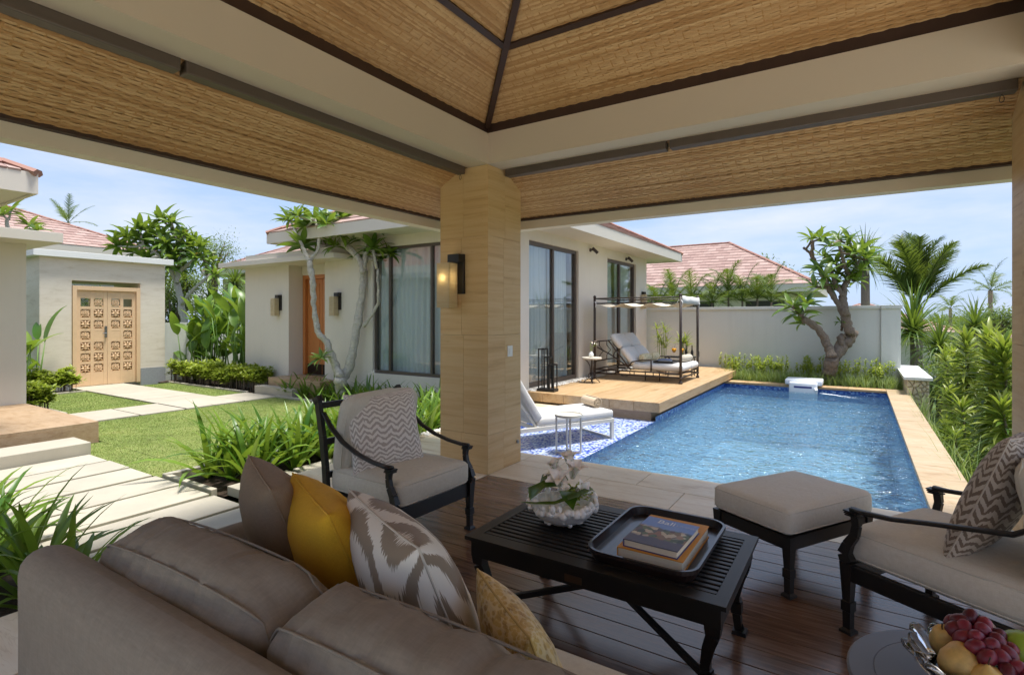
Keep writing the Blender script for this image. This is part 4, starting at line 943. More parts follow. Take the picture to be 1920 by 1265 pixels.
pillow('throw_pillow', 'small gold snakeskin pillow at the near end of the sofa', m_snake, .36,.38,.16, (-.735,1.20,.60), lean=.36, yaw=-.6, seed=9)
# ---------------------------------------------------------------- lounge chairs, ottoman
def leg_profile(mb, x, y, z1, w=.05, flip=1):
    for (a, wa), (b, wb) in zip(((.0,.058),(.012,.056),(.022,.034),(.10,.036),(.104,.046),(.15,.046),(.153,.036),(z1-.03,.052)), ((.012,.056),(.022,.034),(.10,.036),(.104,.046),(.15,.046),(.153,.036),(z1-.03,.052),(z1,.056))):
        mb.bar((x,y,a),(x,y,b), wa, wa, up=(0,1,0), w2=wb, h2=wb)
    return mb
def chair(name, label, loc, rz, fab, D=.66):
    t = thing(name, label, 'armchair', loc, rz, 'dark framed lounge chairs'); W = .36
    MB().box(-.028,-W+.028,.235,.0,W-.028,.33).build('front_rail', m_black, t, local=True, bevel=.003); MB().box(-D,-W+.028,.25,-D+.03,W-.028,.33).build('rear_rail', m_black, t, local=True, bevel=.003)
    for s in (-1, 1):
        MB().box(-D+.031,s*W-.014,.25,-.029,s*W+.014,.33).build('side_rail', m_black, t, local=True, bevel=.003)
        leg_profile(MB(), -.005, s*W, .335).build('front_leg', m_black, t, local=True)
        MB().bar((-D+.01,s*W,.34),(-D-.07,s*W,0),.045,.045,up=(0,1,0),w2=.034,h2=.034).build('rear_leg', m_black, t, local=True)
        # front arm support, curving back then forward
        pts = [(-.005,s*W,.335),(.012,s*W,.37),(-.005,s*W,.42),(-.035,s*W,.47),(-.045,s*W,.52),(-.04,s*W,.565)]
        m = MB()
        for a, b, wa, wb in zip(pts[:-1], pts[1:], (.056,.05,.042,.036,.034), (.05,.042,.036,.034,.036)): m.bar(a, b, wa, wa*.8, up=(0,1,0), w2=wb, h2=wb*.8)
        for k in range(3): m.box(-.062+.004*k,s*W-.026,.562+.009*k,-.002+.004*k,s*W+.026,.568+.009*k)
        m.build('arm_support', m_black, t, local=True)
        ap = [(-.02,s*W,.592),(-.08,s*W,.590),(-.2,s*W,.602),(-.34,s*W,.632),(-D+.18,s*W,.685),(-D+.06,s*W*1.01,.77),(-D-.02,s*W*1.01,.86)]
        MB().tube(ap, [.022,.024,.022,.022,.022,.021,.018], 8, flat=.5, up=(0,0,1)).build('armrest', m_black, t, local=True, smooth=True)
        bp = [(-D+.01,s*W,.33),(-D-.005,s*W,.5),(-D-.035,s*W,.7),(-D-.085,s*W,.93)]; m = MB()
        for a, b in zip(bp[:-1], bp[1:]): m.bar(a, b, .045, .03, up=(0,1,0))
        m.bar((-D-.08,s*W,.925),(-D-.10,s*W,.955),.06,.04,up=(0,1,0)); m.build('back_post', m_black, t, local=True)
    for z, x in ((.42,-D),(.64,-D-.025),(.88,-D-.07)): MB().box(x-.012,-W+.02,z,x+.012,W-.02,z+.04).build('back_rail', m_black, t, local=True)
    seat_pad('seat_cushion', t, fab, D+.02, .675, .165, TR((-D/2+.015,0,.412)), r=.05, crown=.022, seed=loc[0])
    bc = seat_pad('back_cushion', t, fab, .53, .64, .14, TR((-D+.10,0,.705), ry=-1.38), r=.065, crown=.05, seed=loc[1], wr=.012)
    return t
chair('lounge_chair', 'grey cushioned chair with dark frame beside the sandstone column', (-2.34,2.70,0), -.04, f_chair)
pillow('throw_pillow', 'grey chevron pillow on the chair beside the column', m_chev, .54,.54,.18, (-2.76,2.66,.72), lean=-.30, yaw=1.3, seed=11)
CA = math.radians(149.5)
chair('lounge_chair', 'cream cushioned chair with dark frame behind the ottoman', (.135,3.345,0), CA, f_cream, D=.80)
pillow('throw_pillow', 'brown chevron pillow on the chair by the pool', m_chev2, .60,.60,.18, (.135+.44*.862,3.345-.44*.508,.745), lean=-.36, yaw=CA+math.pi/2+.12, seed=13)
ot = thing('ottoman', 'square cream cushioned ottoman with dark legs by the pool', 'ottoman', (-.345,3.66,0), CA, None)
fr_ = MB(); fr_.box(-.25,-.36,.25,-.22,.36,.32); fr_.box(.22,-.36,.25,.25,.36,.32); fr_.box(-.219,-.36,.2505,.219,-.33,.3195); fr_.box(-.219,.33,.2505,.219,.36,.3195); fr_.build('frame', m_black, ot, local=True)
for sx in (-1,1):
    for sy in (-1,1): leg_profile(MB(), sx*.235, sy*.345, .325).build('leg', m_black, ot, local=True)
seat_pad('cushion', ot, f_cream, .53, .76, .145, TR((0,0,.40)), r=.04, crown=.012, seed=8)
# ---------------------------------------------------------------- coffee table and what stands on it
TX0, TX1, TY0, TY1, TZ = -1.60, -.405, 2.06, 2.81, .45
ct = thing('coffee_table', 'black slatted metal coffee table with crossed stretchers', 'coffee table', ((TX0+TX1)/2,(TY0+TY1)/2,0))
tf = MB(); tf.box(TX0,TY0,TZ-.018,TX1,TY0+.075,TZ); tf.box(TX0,TY1-.075,TZ-.018,TX1,TY1,TZ); tf.box(TX0,TY0+.0751,TZ-.018,TX0+.06,TY1-.0751,TZ); tf.box(TX1-.05,TY0+.0751,TZ-.018,TX1,TY1-.0751,TZ)
tf.build('top_frame', m_black, ct)
ny = 15; yy0, yy1 = TY0+.0751, TY1-.0751; pit = (yy1-yy0)/ny
sm_ = MB().box(-(TX1-TX0)/2+.0605,-pit*.31,-.016,(TX1-TX0)/2-.0505,pit*.31,0).mesh('slat', bevel=.002, seg=1); sm_.materials.append(m_black)
for i in range(ny): o = link('slat', sm_, None, ct); o.location = ((TX0+TX1)/2, yy0+pit*(i+.5), TZ-.001)
ap = MB(); i_ = .022
ap.box(TX0+i_,TY0+i_,TZ-.10,TX1-i_,TY0+i_+.02,TZ-.0185); ap.box(TX0+i_,TY1-i_-.02,TZ-.10,TX1-i_,TY1-i_,TZ-.0185); ap.box(TX0+i_,TY0+i_+.0201,TZ-.10,TX0+i_+.02,TY1-i_-.0201,TZ-.0185); ap.box(TX1-i_-.02,TY0+i_+.0201,TZ-.10,TX1-i_,TY1-i_-.0201,TZ-.0185)
ap.build('apron', m_black, ct, bevel=.002)
MB().box(-1.07,TY0+i_-.004,TZ-.085,-.99,TY0+i_-.0005,TZ-.055).build('name_plate', plain('bronze plate', (96,76,62), .35, .1, metal=.6), ct)
cx_, cy_ = (TX0+TX1)/2, (TY0+TY1)/2
for sx in (0,1):
    for sy in (0,1):
        x = TX0+.055 if sx == 0 else TX1-.055; y = TY0+.055 if sy == 0 else TY1-.055; o_ = -1 if sx == 0 else 1; m = MB(); p_ = -1 if sy == 0 else 1
        pts = [(0,TZ-.019,.062),(0,TZ-.115,.058),(.0,TZ-.14,.05),(-.02,TZ-.20,.044),(-.034,TZ-.27,.036),(-.032,.155,.034),(-.03,.15,.046),(-.03,.10,.046),(-.03,.097,.036),(-.022,.02,.032),(-.018,.018,.06),(-.018,0,.064)]
        for (a, z, w), (b, z2, w2) in zip(pts[:-1], pts[1:]): m.bar((x+a*o_,y+a*p_*.6,z),(x+b*o_,y+b*p_*.6,z2),w,w,up=(0,1,0),w2=w2,h2=w2)
        m.build('leg', m_black, ct)
        MB().bar((x-.03*o_,y-.018*p_,.125),(cx_+.02*o_,cy_+.02*p_,.235),.02,.026).build('stretcher', m_black, ct)
# tray
def rrect(x0, y0, x1, y1, r, k=7):
    out = []
    for cx, cy, a0 in ((x1-r,y1-r,0),(x0+r,y1-r,90),(x0+r,y0+r,180),(x1-r,y0+r,270)):
        for i in range(k+1): a = math.radians(a0+90*i/k); out.append((cx+r*math.cos(a), cy+r*math.sin(a)))
    return out
m_tray = plain('dark lacquer tray', (38,27,27), .28, .1, 5, 0, 0, Coat_Weight=.3)
tr = thing('tray', 'dark lacquered rounded tray holding two books on the coffee table', 'tray', (-.76,2.46,TZ)); TY_ = TZ+.0005
A_, B_, C_ = rrect(-1.015,2.13,-.535,2.79,.09), rrect(-1.003,2.142,-.547,2.778,.08), rrect(-.995,2.15,-.555,2.77,.072); n_ = len(A_); tm = MB()
ring_ = lambda P, z: [(x,y,z) for x,y in P]
tm.add(ring_(C_,TY_)+ring_(A_,TY_+.035)+ring_(A_,TY_+.052)+ring_(B_,TY_+.052)+ring_(C_,TY_+.014), [tuple(range(n_-1,-1,-1)), tuple(range(4*n_,5*n_))]+[(k*n_+i,k*n_+(i+1)%n_,(k+1)*n_+(i+1)%n_,(k+1)*n_+i) for k in range(4) for i in range(n_)])
tm.build('tray_body', m_tray, tr, bevel=0)
m_page = plain('book pages', (226,218,200), .8, .05, 3, 0, 0)
def book(name, label, x0, y0, x1, y1, z0, z1, mc, rz=0):
    c = ((x0+x1)/2, (y0+y1)/2, z0); t = thing(name, label, 'book', c, rz); w, d, h = (x1-x0)/2, (y1-y0)/2, z1-z0
    MB().box(-w+.004,-d+.005,.003,w-.005,d-.005,h-.003).build('pages', m_page, t, local=True)
    MB().box(-w,-d,0,w,d,.0028).build('back_cover', mc[0], t, local=True); MB().box(-w,-d,h-.0028,w,d,h).build('front_cover', mc[1], t, local=True)
    MB().box(-w,-d,.0029,-w+.003,d,h-.0029).build('spine', mc[0], t, local=True); return t
m_org = plain('orange cloth cover', (214,150,58), .6, .06, 6, 200, .1, .0005)
def cover():
    n = N('photographic book cover'); co = n.co((1,1,1)); sx = n.n('ShaderNodeSeparateXYZ'); n.l(co, sx.inputs[0])
    vo = n.n('ShaderNodeTexVoronoi', feature='F1'); vo.inputs['Scale'].default_value = 42; n.l(n.co((1,.75,1)), vo.inputs['Vector'])
    blocks = n.ramp(vo.outputs['Color'], [(.12, lin(40,58,34)), (.34, lin(86,104,58)), (.5, lin(150,96,58)), (.66, lin(214,204,176)), (.8, lin(70,66,58)), (.95, lin(120,60,44))])
    y = n.math('ADD', sx.outputs[1], n.math('MULTIPLY_ADD', n.noise(co, 20, 3), .05, -.025))
    sky_ = n.mix(n.noise(co, 12, 3), lin(84,124,206), lin(140,168,226)); road = n.mix(n.noise(co, 30, 3), lin(50,58,96), lin(96,76,84))
    c = n.mix(n.ramp(n.math('MULTIPLY_ADD', y, 3.0, .5), [(.60, (0,0,0,1)), (.66, (1,1,1,1))]), blocks, sky_); c = n.mix(n.ramp(n.math('MULTIPLY_ADD', y, 3.0, .5), [(.24, (1,1,1,1)), (.3, (0,0,0,1))]), c, road)
    n.set(Base_Color=c, Roughness=.4, Specular_IOR_Level=.3); return n.m
m_navy = plain('blue book cloth', (52,62,128), .4, .08)
book('book', 'thick orange covered book underneath on the black tray', -.875,2.19,-.595,2.64,TY_+.0145,TY_+.0145+.052,(m_org,m_org))
bk2 = book('book', 'glossy photo book with blue title band, upper one on the tray', -.85,2.205,-.615,2.525,TY_+.067,TY_+.067+.032,(m_navy,cover()), rz=-.03)
def lettering(txt, size, loc, parent, mat, rz=0, name='title_lettering', rx=0, local=True, ext=.0003):
    cu = bpy.data.curves.new(name, 'FONT'); cu.body = txt; cu.size = size; cu.extrude = ext; cu.align_x = 'LEFT'
    tmp = bpy.data.objects.new(name, cu); COL.objects.link(tmp); me = bpy.data.meshes.new_from_object(tmp); bpy.data.objects.remove(tmp)
    o = link(name, me, mat, parent, local); o.location = loc; o.rotation_euler = (rx,0,rz); return o
m_ltr = plain('white print', (236,238,244), .4, .02, 3, 0, 0)
lettering('Bali', .058, (-.06,.098,.0324), bk2, m_ltr); lettering('LIVING', .03, (.028,.1,.0324), bk2, plain('pale blue print', (168,184,222), .4, .02, 3, 0, 0))
# bowl of flowers
fb = thing('flower_bowl', 'white coral textured bowl on the coffee table', 'bowl', (-1.28,2.47,TZ)); fb.scale = (1.2,1.2,1.05); m_cor = plain('white coral ceramic', (250,247,242), .45, .04, 30, 120, .5, .004)
MB().lathe([(.035,0),(.06,.002),(.105,.03),(.135,.07),(.145,.10),(.137,.10),(.126,.07),(.095,.035),(.05,.015),(.0,.014)], 32).build('bowl_body', m_cor, fb, smooth=True, local=True)
rr = random.Random(4); kn = MB()
for i in range(46):
    a = i/46*2*math.pi+rr.uniform(-.05,.05); r_ = rr.uniform(.134,.146); z = rr.uniform(.078,.118); b = rr.uniform(.011,.019)
    kn.ball((r_*math.cos(a), r_*math.sin(a), z), b, b*rr.uniform(.8,1.2), b*rr.uniform(1,1.6), 8, 6)
for i in range(90):
    a = rr.uniform(0,6.28); z = rr.uniform(.02,.09); r_ = .085+.62*max(0,z-.012)+.0; r_ = min(r_, .143); b = rr.uniform(.006,.012); kn.ball((r_*math.cos(a), r_*math.sin(a), z), b, b, b, 6, 5)
tag(kn.build('coral_knobs', m_cor, fb, smooth=True, local=True), kind='stuff')
fl_ = thing('flower_arrangement', 'pale lilies with long green leaves in the coral bowl', 'flowers', (-1.28,2.47,TZ+.045)); fl_.scale = (1.15,)*3; m_pet = plain('lily petal', (252,244,236), .5, .05, 20, 60, .1, Subsurface_Weight=.1)
m_lf = leafmat('glossy arrangement leaf', (46,84,24), (84,124,36), .3, .25); m_lime = leafmat('lime bloom', (150,170,70), (190,200,110), .6, .3)
def petal(L_, w, cup):
    vs = []; fs = []; n = 6
    for i in range(n+1):
        t = i/n; ww = w*math.sin(math.pi*min(1,(t*.9+.08)))**.7
        z = cup*math.sin(t*math.pi*.55); x = L_*t
        if t > .7: z -= (t-.7)*L_*.6
        for j, s in enumerate((-1,-.4,.4,1)): vs.append((x, s*ww/2, z+abs(s)**2*ww*.22))
    for i in range(n):
        for j in range(3): a = i*4+j; fs.append((a,a+1,a+5,a+4))
    return vs, fs
def lily(c, d, R_, seed, nm='lily'):
    q = V(d).to_track_quat('Z','X').to_matrix().to_4x4(); mb = MB(); rr = random.Random(seed)
    for i in range(6):
        v_, f_ = petal(R_*rr.uniform(.9,1.1), R_*.55, R_*.5); mb.add(v_, f_, Matrix.Translation(V(c)) @ q @ Matrix.Rotation(i*math.pi/3+rr.uniform(-.1,.1),4,'Z') @ Matrix.Rotation(-.55-(i%2)*.18,4,'Y'))
    o = mb.build(nm, m_pet, fl_, smooth=True, local=True)
    st = MB()
    for i in range(5): a = i*1.256; e = q @ V((.35*R_*math.cos(a), .35*R_*math.sin(a), R_*.85)); st.tube([V(c), V(c)+e], .0012, 4)
    st.build('stamen', m_lime, o, local=True)
lily((-.01,-.01,.12), (.2,-.6,.8), .09, 1); lily((.03,.03,.15), (.3,-.2,1), .09, 2); lily((.055,.02,.10), (.85,-.4,.5), .07, 3); lily((-.045,.03,.125), (-.4,-.4,.85), .065, 4); lily((.01,.055,.19), (-.1,-.1,1), .075, 5); lily((-.03,.01,.17), (-.3,-.3,1), .07, 6)
def strap(pts, w, mat, parent, name='leaf', local=True, fold=.12, wprof=None):
    vs = []; fs = []; n = len(pts); pts = [V(p) for p in pts]
    for i, p in enumerate(pts):
        t = (pts[min(i+1,n-1)]-pts[max(i-1,0)]).normalized(); sd_ = t.cross(V((0,0,1)))
        sd_ = sd_.normalized() if sd_.length > 1e-3 else V((1,0,0)); up = sd_.cross(t); f = i/(n-1); ww = w*(math.sin(math.pi*min(1,f*.93+.07)))**.6 if wprof is None else w*wprof(f)
        vs += [p-sd_*ww/2+up*ww*fold, p, p+sd_*ww/2+up*ww*fold]
    for i in range(n-1):
        for j in range(2): a = i*3+j; fs.append((a,a+1,a+4,a+3))
    return MB().add(vs, fs).build(name, mat, parent, smooth=True, local=local)
strap([(.10,.06,.10),(.125,.0,.125),(.10,-.08,.115),(.03,-.13,.085),(-.06,-.155,.075),(-.15,-.15,.068)], .045, m_lf, fl_)
strap([(-.02,-.01,.12),(-.07,-.03,.115),(-.115,-.06,.085),(-.12,-.095,.06)], .12, m_lf, fl_); strap([(-.01,.03,.13),(-.07,.06,.14),(-.125,.05,.115),(-.14,.02,.08)], .12, m_lf, fl_)
strap([(.0,.0,.1),(.05,-.06,.115),(.085,-.1,.10),(.11,-.12,.07)], .07, m_lf, fl_); strap([(.02,.02,.1),(.09,.05,.12),(.13,.06,.1)], .06, m_lf, fl_)
hy = MB()
for i in range(110): a = rr.uniform(-.9,1.5); r_ = rr.uniform(.05,.125); v_, f_ = petal(.022,.016,.006); hy.add(v_, f_, Matrix.Translation((r_*math.cos(a), r_*math.sin(a), .075+rr.uniform(0,.035))) @ Matrix.Rotation(rr.uniform(0,6.3),4,'Z') @ Matrix.Rotation(rr.uniform(-.8,.2),4,'Y'))
tag(hy.build('filler_blossom', m_lime, fl_, smooth=True, local=True), kind='stuff')
# ---------------------------------------------------------------- round side table with fruit
SX_, SY_, SZ_ = .275, 1.815, .53
stb = thing('side_table', 'round grey side table in the near corner holding the fruit bowl', 'side table', (SX_,SY_,0)); m_gt = plain('blue grey table top', (92,94,104), .38, .05, 4, 200, .05, .0005)
MB().lathe([(.0,SZ_-.02),(.29,SZ_-.02),(.305,SZ_-.012),(.305,SZ_-.004),(.30,SZ_),(.243,SZ_),(.241,SZ_-.0015),(.239,SZ_),(.0,SZ_)], 56).build('table_top', m_gt, stb, local=True)
MB().lathe([(.02,.02),(.03,.03),(.024,.2),(.03,.3),(.022,.4),(.06,SZ_-.03),(.12,SZ_-.021),(.0,SZ_-.021)], 20).build('pedestal', m_black, stb, local=True, smooth=True)
for k in range(3): a = k*2.094+.4; MB().bar((.02*math.cos(a),.02*math.sin(a),.06),(.22*math.cos(a),.22*math.sin(a),.012),.03,.02).build('foot', m_black, stb, local=True, bevel=.003)
gl = N('clear glass'); gl.set(Base_Color=(1,1,1,1), Roughness=.02, IOR=1.45, Transmission_Weight=1.); FBX, FBY, FS_ = .265, 1.80, .98
gb = thing('glass_bowl', 'clear glass bowl with finger shaped petals holding the fruit', 'bowl', (FBX,FBY,SZ_+.001)); gb.scale = (FS_,)*3
MB().lathe([(.05,0),(.075,.004),(.10,.025),(.115,.05),(.108,.052),(.094,.03),(.07,.012),(.0,.01)], 28).build('bowl_body', gl.m, gb, smooth=True, local=True)
for k in range(18):
    a = k/18*2*math.pi+.1; c, s = math.cos(a), math.sin(a); e = .165 if k % 2 else .15
    MB().tube([(.112*c,.112*s,.05),(.128*c,.128*s,.066),(.148*c,.148*s,.088),(e*c,e*s,.102),((e+.008)*c,(e+.008)*s,.106)], [.019,.023,.026,.023,.010], 10, flat=.5).build('glass_finger', gl.m, gb, smooth=True, local=True)
m_pear = plain('russet pear skin', (206,172,104), .5, .4, 45, 70, .1, Subsurface_Weight=.1); m_grn = plain('green mango skin', (142,170,58), .35, .18, 8, 60, .05, Subsurface_Weight=.1); m_grape = plain('red grape skin', (112,34,50), .34, .6, 30, 40, .05, rv=.45, Subsurface_Weight=.25, Subsurface_Scale=.02)
m_onion = plain('golden skin', (216,180,106), .4, .18, 20, 50, .1); m_orng = plain('orange peel', (222,138,40), .5, .1, 40, 180, .3)
def fruit(name, label, prof, loc, rot, mat, stem=True):
    t = thing(name, label, 'fruit', (FBX+loc[0]*FS_,FBY+loc[1]*FS_,SZ_+loc[2]*FS_), 0, None); t.rotation_euler = rot; t.scale = (FS_,)*3
    MB().lathe(prof, 22).build('fruit_body', mat, t, smooth=True, local=True)
    if stem: z = prof[-1][1]; MB().tube([(0,0,z-.006),(.002,0,z+.008),(.006,0,z+.02)], .0018, 5).build('stem', m_iron, t, local=True)
PEAR = [(.0,-.042),(.02,-.04),(.036,-.028),(.041,-.008),(.038,.012),(.029,.028),(.022,.042),(.014,.05),(.006,.05),(.0,.046)]
RND_ = lambda r: [(r*math.sin(i/10*math.pi), -r*.94*math.cos(i/10*math.pi)) for i in range(11)]
fruit('pear', 'russet pear with its dimple towards us in the glass bowl', [(a*1.15,b*1.1) for a,b in PEAR], (-.052,-.045,.098), (-.95,.55,.2), m_pear)
fruit('pear', 'russet pear half hidden behind the grapes', PEAR, (-.068,.055,.098), (.3,-.4,.3), m_pear)
fruit('mango', 'large green mango leaning behind the grapes', [(a*1.25,b*1.35) for a,b in RND_(.045)], (.085,.06,.115), (.3,.7,.2), m_grn)
fruit('golden_fruit', 'round golden fruit with a dry tip at the front of the bowl', RND_(.043)[:-1]+[(.004,.05),(.0,.052)], (.0,-.085,.09), (.2,-.1,0), m_onion)
fruit('lime', 'small green lime at the right edge of the bowl', RND_(.034), (.085,-.06,.088), (.6,.2,0), m_grn, False)
fruit('orange', 'orange showing at the right rim of the bowl', RND_(.036), (.125,-.005,.10), (0,0,0), m_orng, False)
fruit('apple', 'green apple at the bottom of the glass bowl', RND_(.036), (.015,.0,.058), (0,0,0), m_grn, False)
gr = thing('grape_bunch', 'bunch of red grapes lying over the other fruit', 'grapes', (FBX,FBY,SZ_+.1*FS_)); gr.scale = (FS_,)*3; gm = MB().ball((0,0,0), .0195, .0195, .025, 14, 10).mesh('grape', smooth=True); gm.materials.append(m_grape)
gp = [(-.015,.075,.072),(-.04,.06,.062),(.012,.06,.066),(-.03,.035,.056),(.005,.03,.062),(.035,.045,.05),(-.055,.04,.045),(.03,.01,.052),(-.012,.0,.055),(-.04,.008,.042),(.012,-.02,.05),(-.02,-.03,.044),(.045,-.02,.042),(.03,-.045,.038),(.0,-.055,.036),(.06,-.055,.03),(.055,.02,.036),(-.055,.07,.046),(.02,.075,.05),(-.02,.085,.052),(.078,-.075,.028),(.0,.01,.035),(.035,-.075,.022)]
for i, p in enumerate(gp): o = link('grape', gm, None, gr, True, TR(p, RND.uniform(-.9,.9), RND.uniform(-.9,.9), RND.uniform(0,3)))
MB().tube([(-.02,.07,.05),(0,.03,.04),(.02,-.02,.035),(.05,-.06,.022)], .003, 5).build('stalk', m_lime, gr, local=True)
# ---------------------------------------------------------------- daybed with canopy on the deck
DX0, DX1, DY0, DY1, DZ = -4.78, -2.95, 10.70, 12.02, .19
db = thing('daybed', 'wrought iron canopy daybed with ivory mattress on the pool deck', 'daybed', ((DX0+DX1)/2,(DY0+DY1)/2,DZ))
def post(x, y):
    m = MB().tube([(x,y,DZ+.10),(x,y,1.93)], .026, 10); m.lathe([(.0,0),(.03,.0),(.04,.02),(.03,.045),(.02,.05),(.022,.10),(.035,.105),(.035,.125),(.026,.13),(.0,.13)], 12, (x,y,DZ)); m.ball((x,y,1.94), .032); m.lathe([(.034,.0),(.034,.02),(0,.02)], 12, (x,y,DZ+.32))
    m.build('post', m_iron, db, smooth=True)
for x in (DX0, DX1):
    for y in (DY0, DY1): post(x, y)
def rod(name, *p, r=.016): MB().tube(p, r, 8).build(name, m_iron, db, smooth=True)
for z in (1.905, 1.80):
    for y in (DY0, DY1): rod('canopy_rail', (DX0,y,z), (DX1,y,z), r=.013)
    for x in (DX0, DX1): rod('canopy_rail', (x,DY0,z), (x,DY1,z), r=.013)
for y in (DY0, DY1): rod('canopy_strut', ((DX0+DX1)/2-.1,y,1.80), ((DX0+DX1)/2-.1,y,1.905), r=.01)
for z in (DZ+.20, DZ+.12+.0): 
    for y in (DY0, DY1): rod('base_rail', (DX0,y,z), (DX1,y,z))
    for x in (DX0, DX1): rod('base_rail', (x,DY0,z), (x,DY1,z))
for x in (-4.3,-3.9,-3.5,-3.2): rod('base_strut', (x,DY0,DZ+.12), (x,DY0,DZ+.20), r=.01)
for x in (-3.75, -3.45): rod('centre_leg', (x,DY0+.25,DZ), (x,DY0+.25,DZ+.2), r=.012)
for z in (.98, .56): rod('head_rail', (DX0,DY0,z), (DX0,DY1,z), r=.013)
for y in (DY0+.25, (DY0+DY1)/2, DY1-.25): rod('head_scroll', (DX0,y,.98), (DX0,y,.88), (DX0+.06,y+.08,.77), (DX0,y,.66), (DX0,y,.56), r=.009)
for y in (DY0+.02, DY1-.02):
    rod('back_arm', (DX0+.05,y,.86), (DX0+.35,y,.72), (-4.0,y,.45), r=.014)
    rod('side_arm', (-4.05,y,.46), (-3.95,y,.58), (-3.75,y,.63), (-3.55,y,.635), r=.013); rod('arm_post', (-3.55,y,DZ+.2), (-3.55,y,.65), r=.016)
    rod('back_frame', (-3.98,y,.42), (-4.48,y,1.02), r=.016)
MB().tube([(-4.1+.12*math.cos(a), DY0-.02, DZ+.16+.07*math.sin(a)) for a in [i*math.pi/8 for i in range(17)]], .008, 6).build('scroll', m_iron, db)
MB().tube([(-4.4+.1*math.cos(a), DY0-.02, DZ+.17+.06*math.sin(a)) for a in [i*math.pi/8 for i in range(17)]], .008, 6).build('scroll', m_iron, db)
# mattress and back cushions (two side by side)
for y0, y1 in ((DY0+.05,(DY0+DY1)/2-.004), ((DY0+DY1)/2+.004,DY1-.05)):
    rbox(-3.98,y0,.42,-2.91,y1,.56,.06, n=(8,6,2), crown=.012, wr=.004).build('mattress', f_wht, db, smooth=True)
    for k, (t0, t1) in enumerate(((.0,.44),(.45,.80))):
        L_ = t1-t0; o = cushion(L_,y1-y0,.13,.055,crown=.02,wr=.006,seed=y0+k).build('back_cushion', f_wht, db, smooth=True, local=True)
        c = V((-3.985,0,.47))+V((-.64,0,.77))*((t0+t1)/2); off = V((.77,0,.64))*.075
        o.matrix_basis = TR((c.x+off.x-db.location.x, (y0+y1)/2-db.location.y, c.z+off.z-DZ), ry=math.atan2(.77,.64))
# sagging canopy cloth and valance
f_can = fabric('canopy canvas', (224,208,186), 700); cc = MB(); nx_, ny_ = 24, 10
for i in range(nx_+1):
    for j in range(ny_+1):
        u, v = i/nx_, j/ny_; s = (u*3) % 1; cc.v.append((DX0+.03+(DX1-DX0-.06)*u, DY0+.03+(DY1-DY0-.06)*v, 1.80-.075*abs(math.sin(u*3*math.pi))-.012*math.sin(v*9)))
for i in range(nx_):
    for j in range(ny_): a = i*(ny_+1)+j; cc.f.append((a, a+ny_+1, a+ny_+2, a+1))
cl = cc.build('canopy_cloth', f_can, db, smooth=True); md = cl.modifiers.new('thickness', 'SOLIDIFY'); md.thickness = .004
va = MB(); n_ = 20
for j in range(n_+1):
    y = DY0-.01+(DY1-DY0+.02)*j/n_
    for k, z in enumerate((1.925, 1.85, 1.775)): va.v.append((DX1+.032+.008*math.sin(j*.9+k*2), y, z+.006*math.sin(j*.7)))
for j in range(n_):
    for k in range(2): a = j*3+k; va.f.append((a, a+3, a+4, a+1))
vo_ = va.build('valance', f_wht, db, smooth=True); md = vo_.modifiers.new('thickness', 'SOLIDIFY'); md.thickness = .004
for (x, y) in ((DX0,DY0),(DX1,DY0),(DX1,DY1)):
    for k in (-1, 1): MB().tube([(x,y-.02,1.83),(x+k*.03,y-.05,1.84),(x+k*.055,y-.05,1.79),(x+k*.035,y-.045,1.71)], [.004,.012,.012,.006], 6, flat=.3).build('tie', f_wht, db)
def bolster(name, label, p, q, r, mat, end=True):
    p, q = V(p), V(q); d = (q-p); n = 8; pts = [p.lerp(q, i/n) for i in range(n+1)]; rad = [r*(.72 if i in (0,n) else .95 if i in (1,n-1) else 1) for i in range(n+1)]
    t = thing(name, label, 'bolster', (p+q)/2-V((0,0,r))); MB().tube(pts, rad, 20).build('bolster_body', mat, t, smooth=True)
    return t
def dotted():
    n = N('cream dotted cloth'); vo = n.n('ShaderNodeTexVoronoi'); vo.inputs['Scale'].default_value = 26; n.l(n.co(), vo.inputs['Vector'])
    n.set(Base_Color=n.ramp(vo.outputs['Distance'], [(.3, lin(202,184,136)), (.42, lin(226,212,172))]), Roughness=.85); return n.m
def striped():
    n = N('grey pleated stripe'); sx = n.n('ShaderNodeSeparateXYZ'); n.l(n.co(), sx.inputs[0]); s = n.math('FRACT', n.math('MULTIPLY', n.math('ADD', sx.outputs[1], n.math('MULTIPLY', n.noise(n.co(), 6, 2), .02)), 16))
    n.set(Base_Color=n.ramp(s, [(.35, lin(196,186,168)), (.5, lin(150,140,124)), (.65, lin(196,186,168))]), Roughness=.85); return n.m
m_dot = dotted()
bolster('bolster', 'cream dotted bolster at the near side of the daybed', (-3.82,10.92,.655), (-3.80,11.34,.655), .085, m_dot)
bolster('bolster', 'cream dotted bolster at the far side of the daybed', (-3.80,11.42,.655), (-3.78,11.84,.655), .085, m_dot)
bolster('bolster', 'grey pleated bolster across the foot of the daybed', (-3.10,11.30,.645), (-3.06,11.86,.645), .075, striped())
dt = thing('serving_tray', 'dark serving tray with blue books on the daybed', 'tray', (-3.35,11.1,.575)); MB().box(-.2,-.25,0,.2,.25,.012).build('tray_base', m_black, dt, local=True)
for a in ((-.2,-.25,.2,-.235),(-.2,.235,.2,.25),(-.2,-.2349,-.185,.2349),(.185,-.2349,.2,.2349)): MB().box(a[0],a[1],.0121,a[2],a[3],.035).build('tray_rim', m_black, dt, local=True)
m_blue = plain('blue glossy cover', (44,92,176), .3, .05)
book('book', 'blue covered book lower on the daybed tray', -3.50,10.98,-3.26,11.26,.588,.62,(m_blue,m_blue), .1); book('book', 'thin blue book on top of the daybed tray pile', -3.48,11.0,-3.28,11.22,.621,.64,(m_blue,m_blue), -.15)
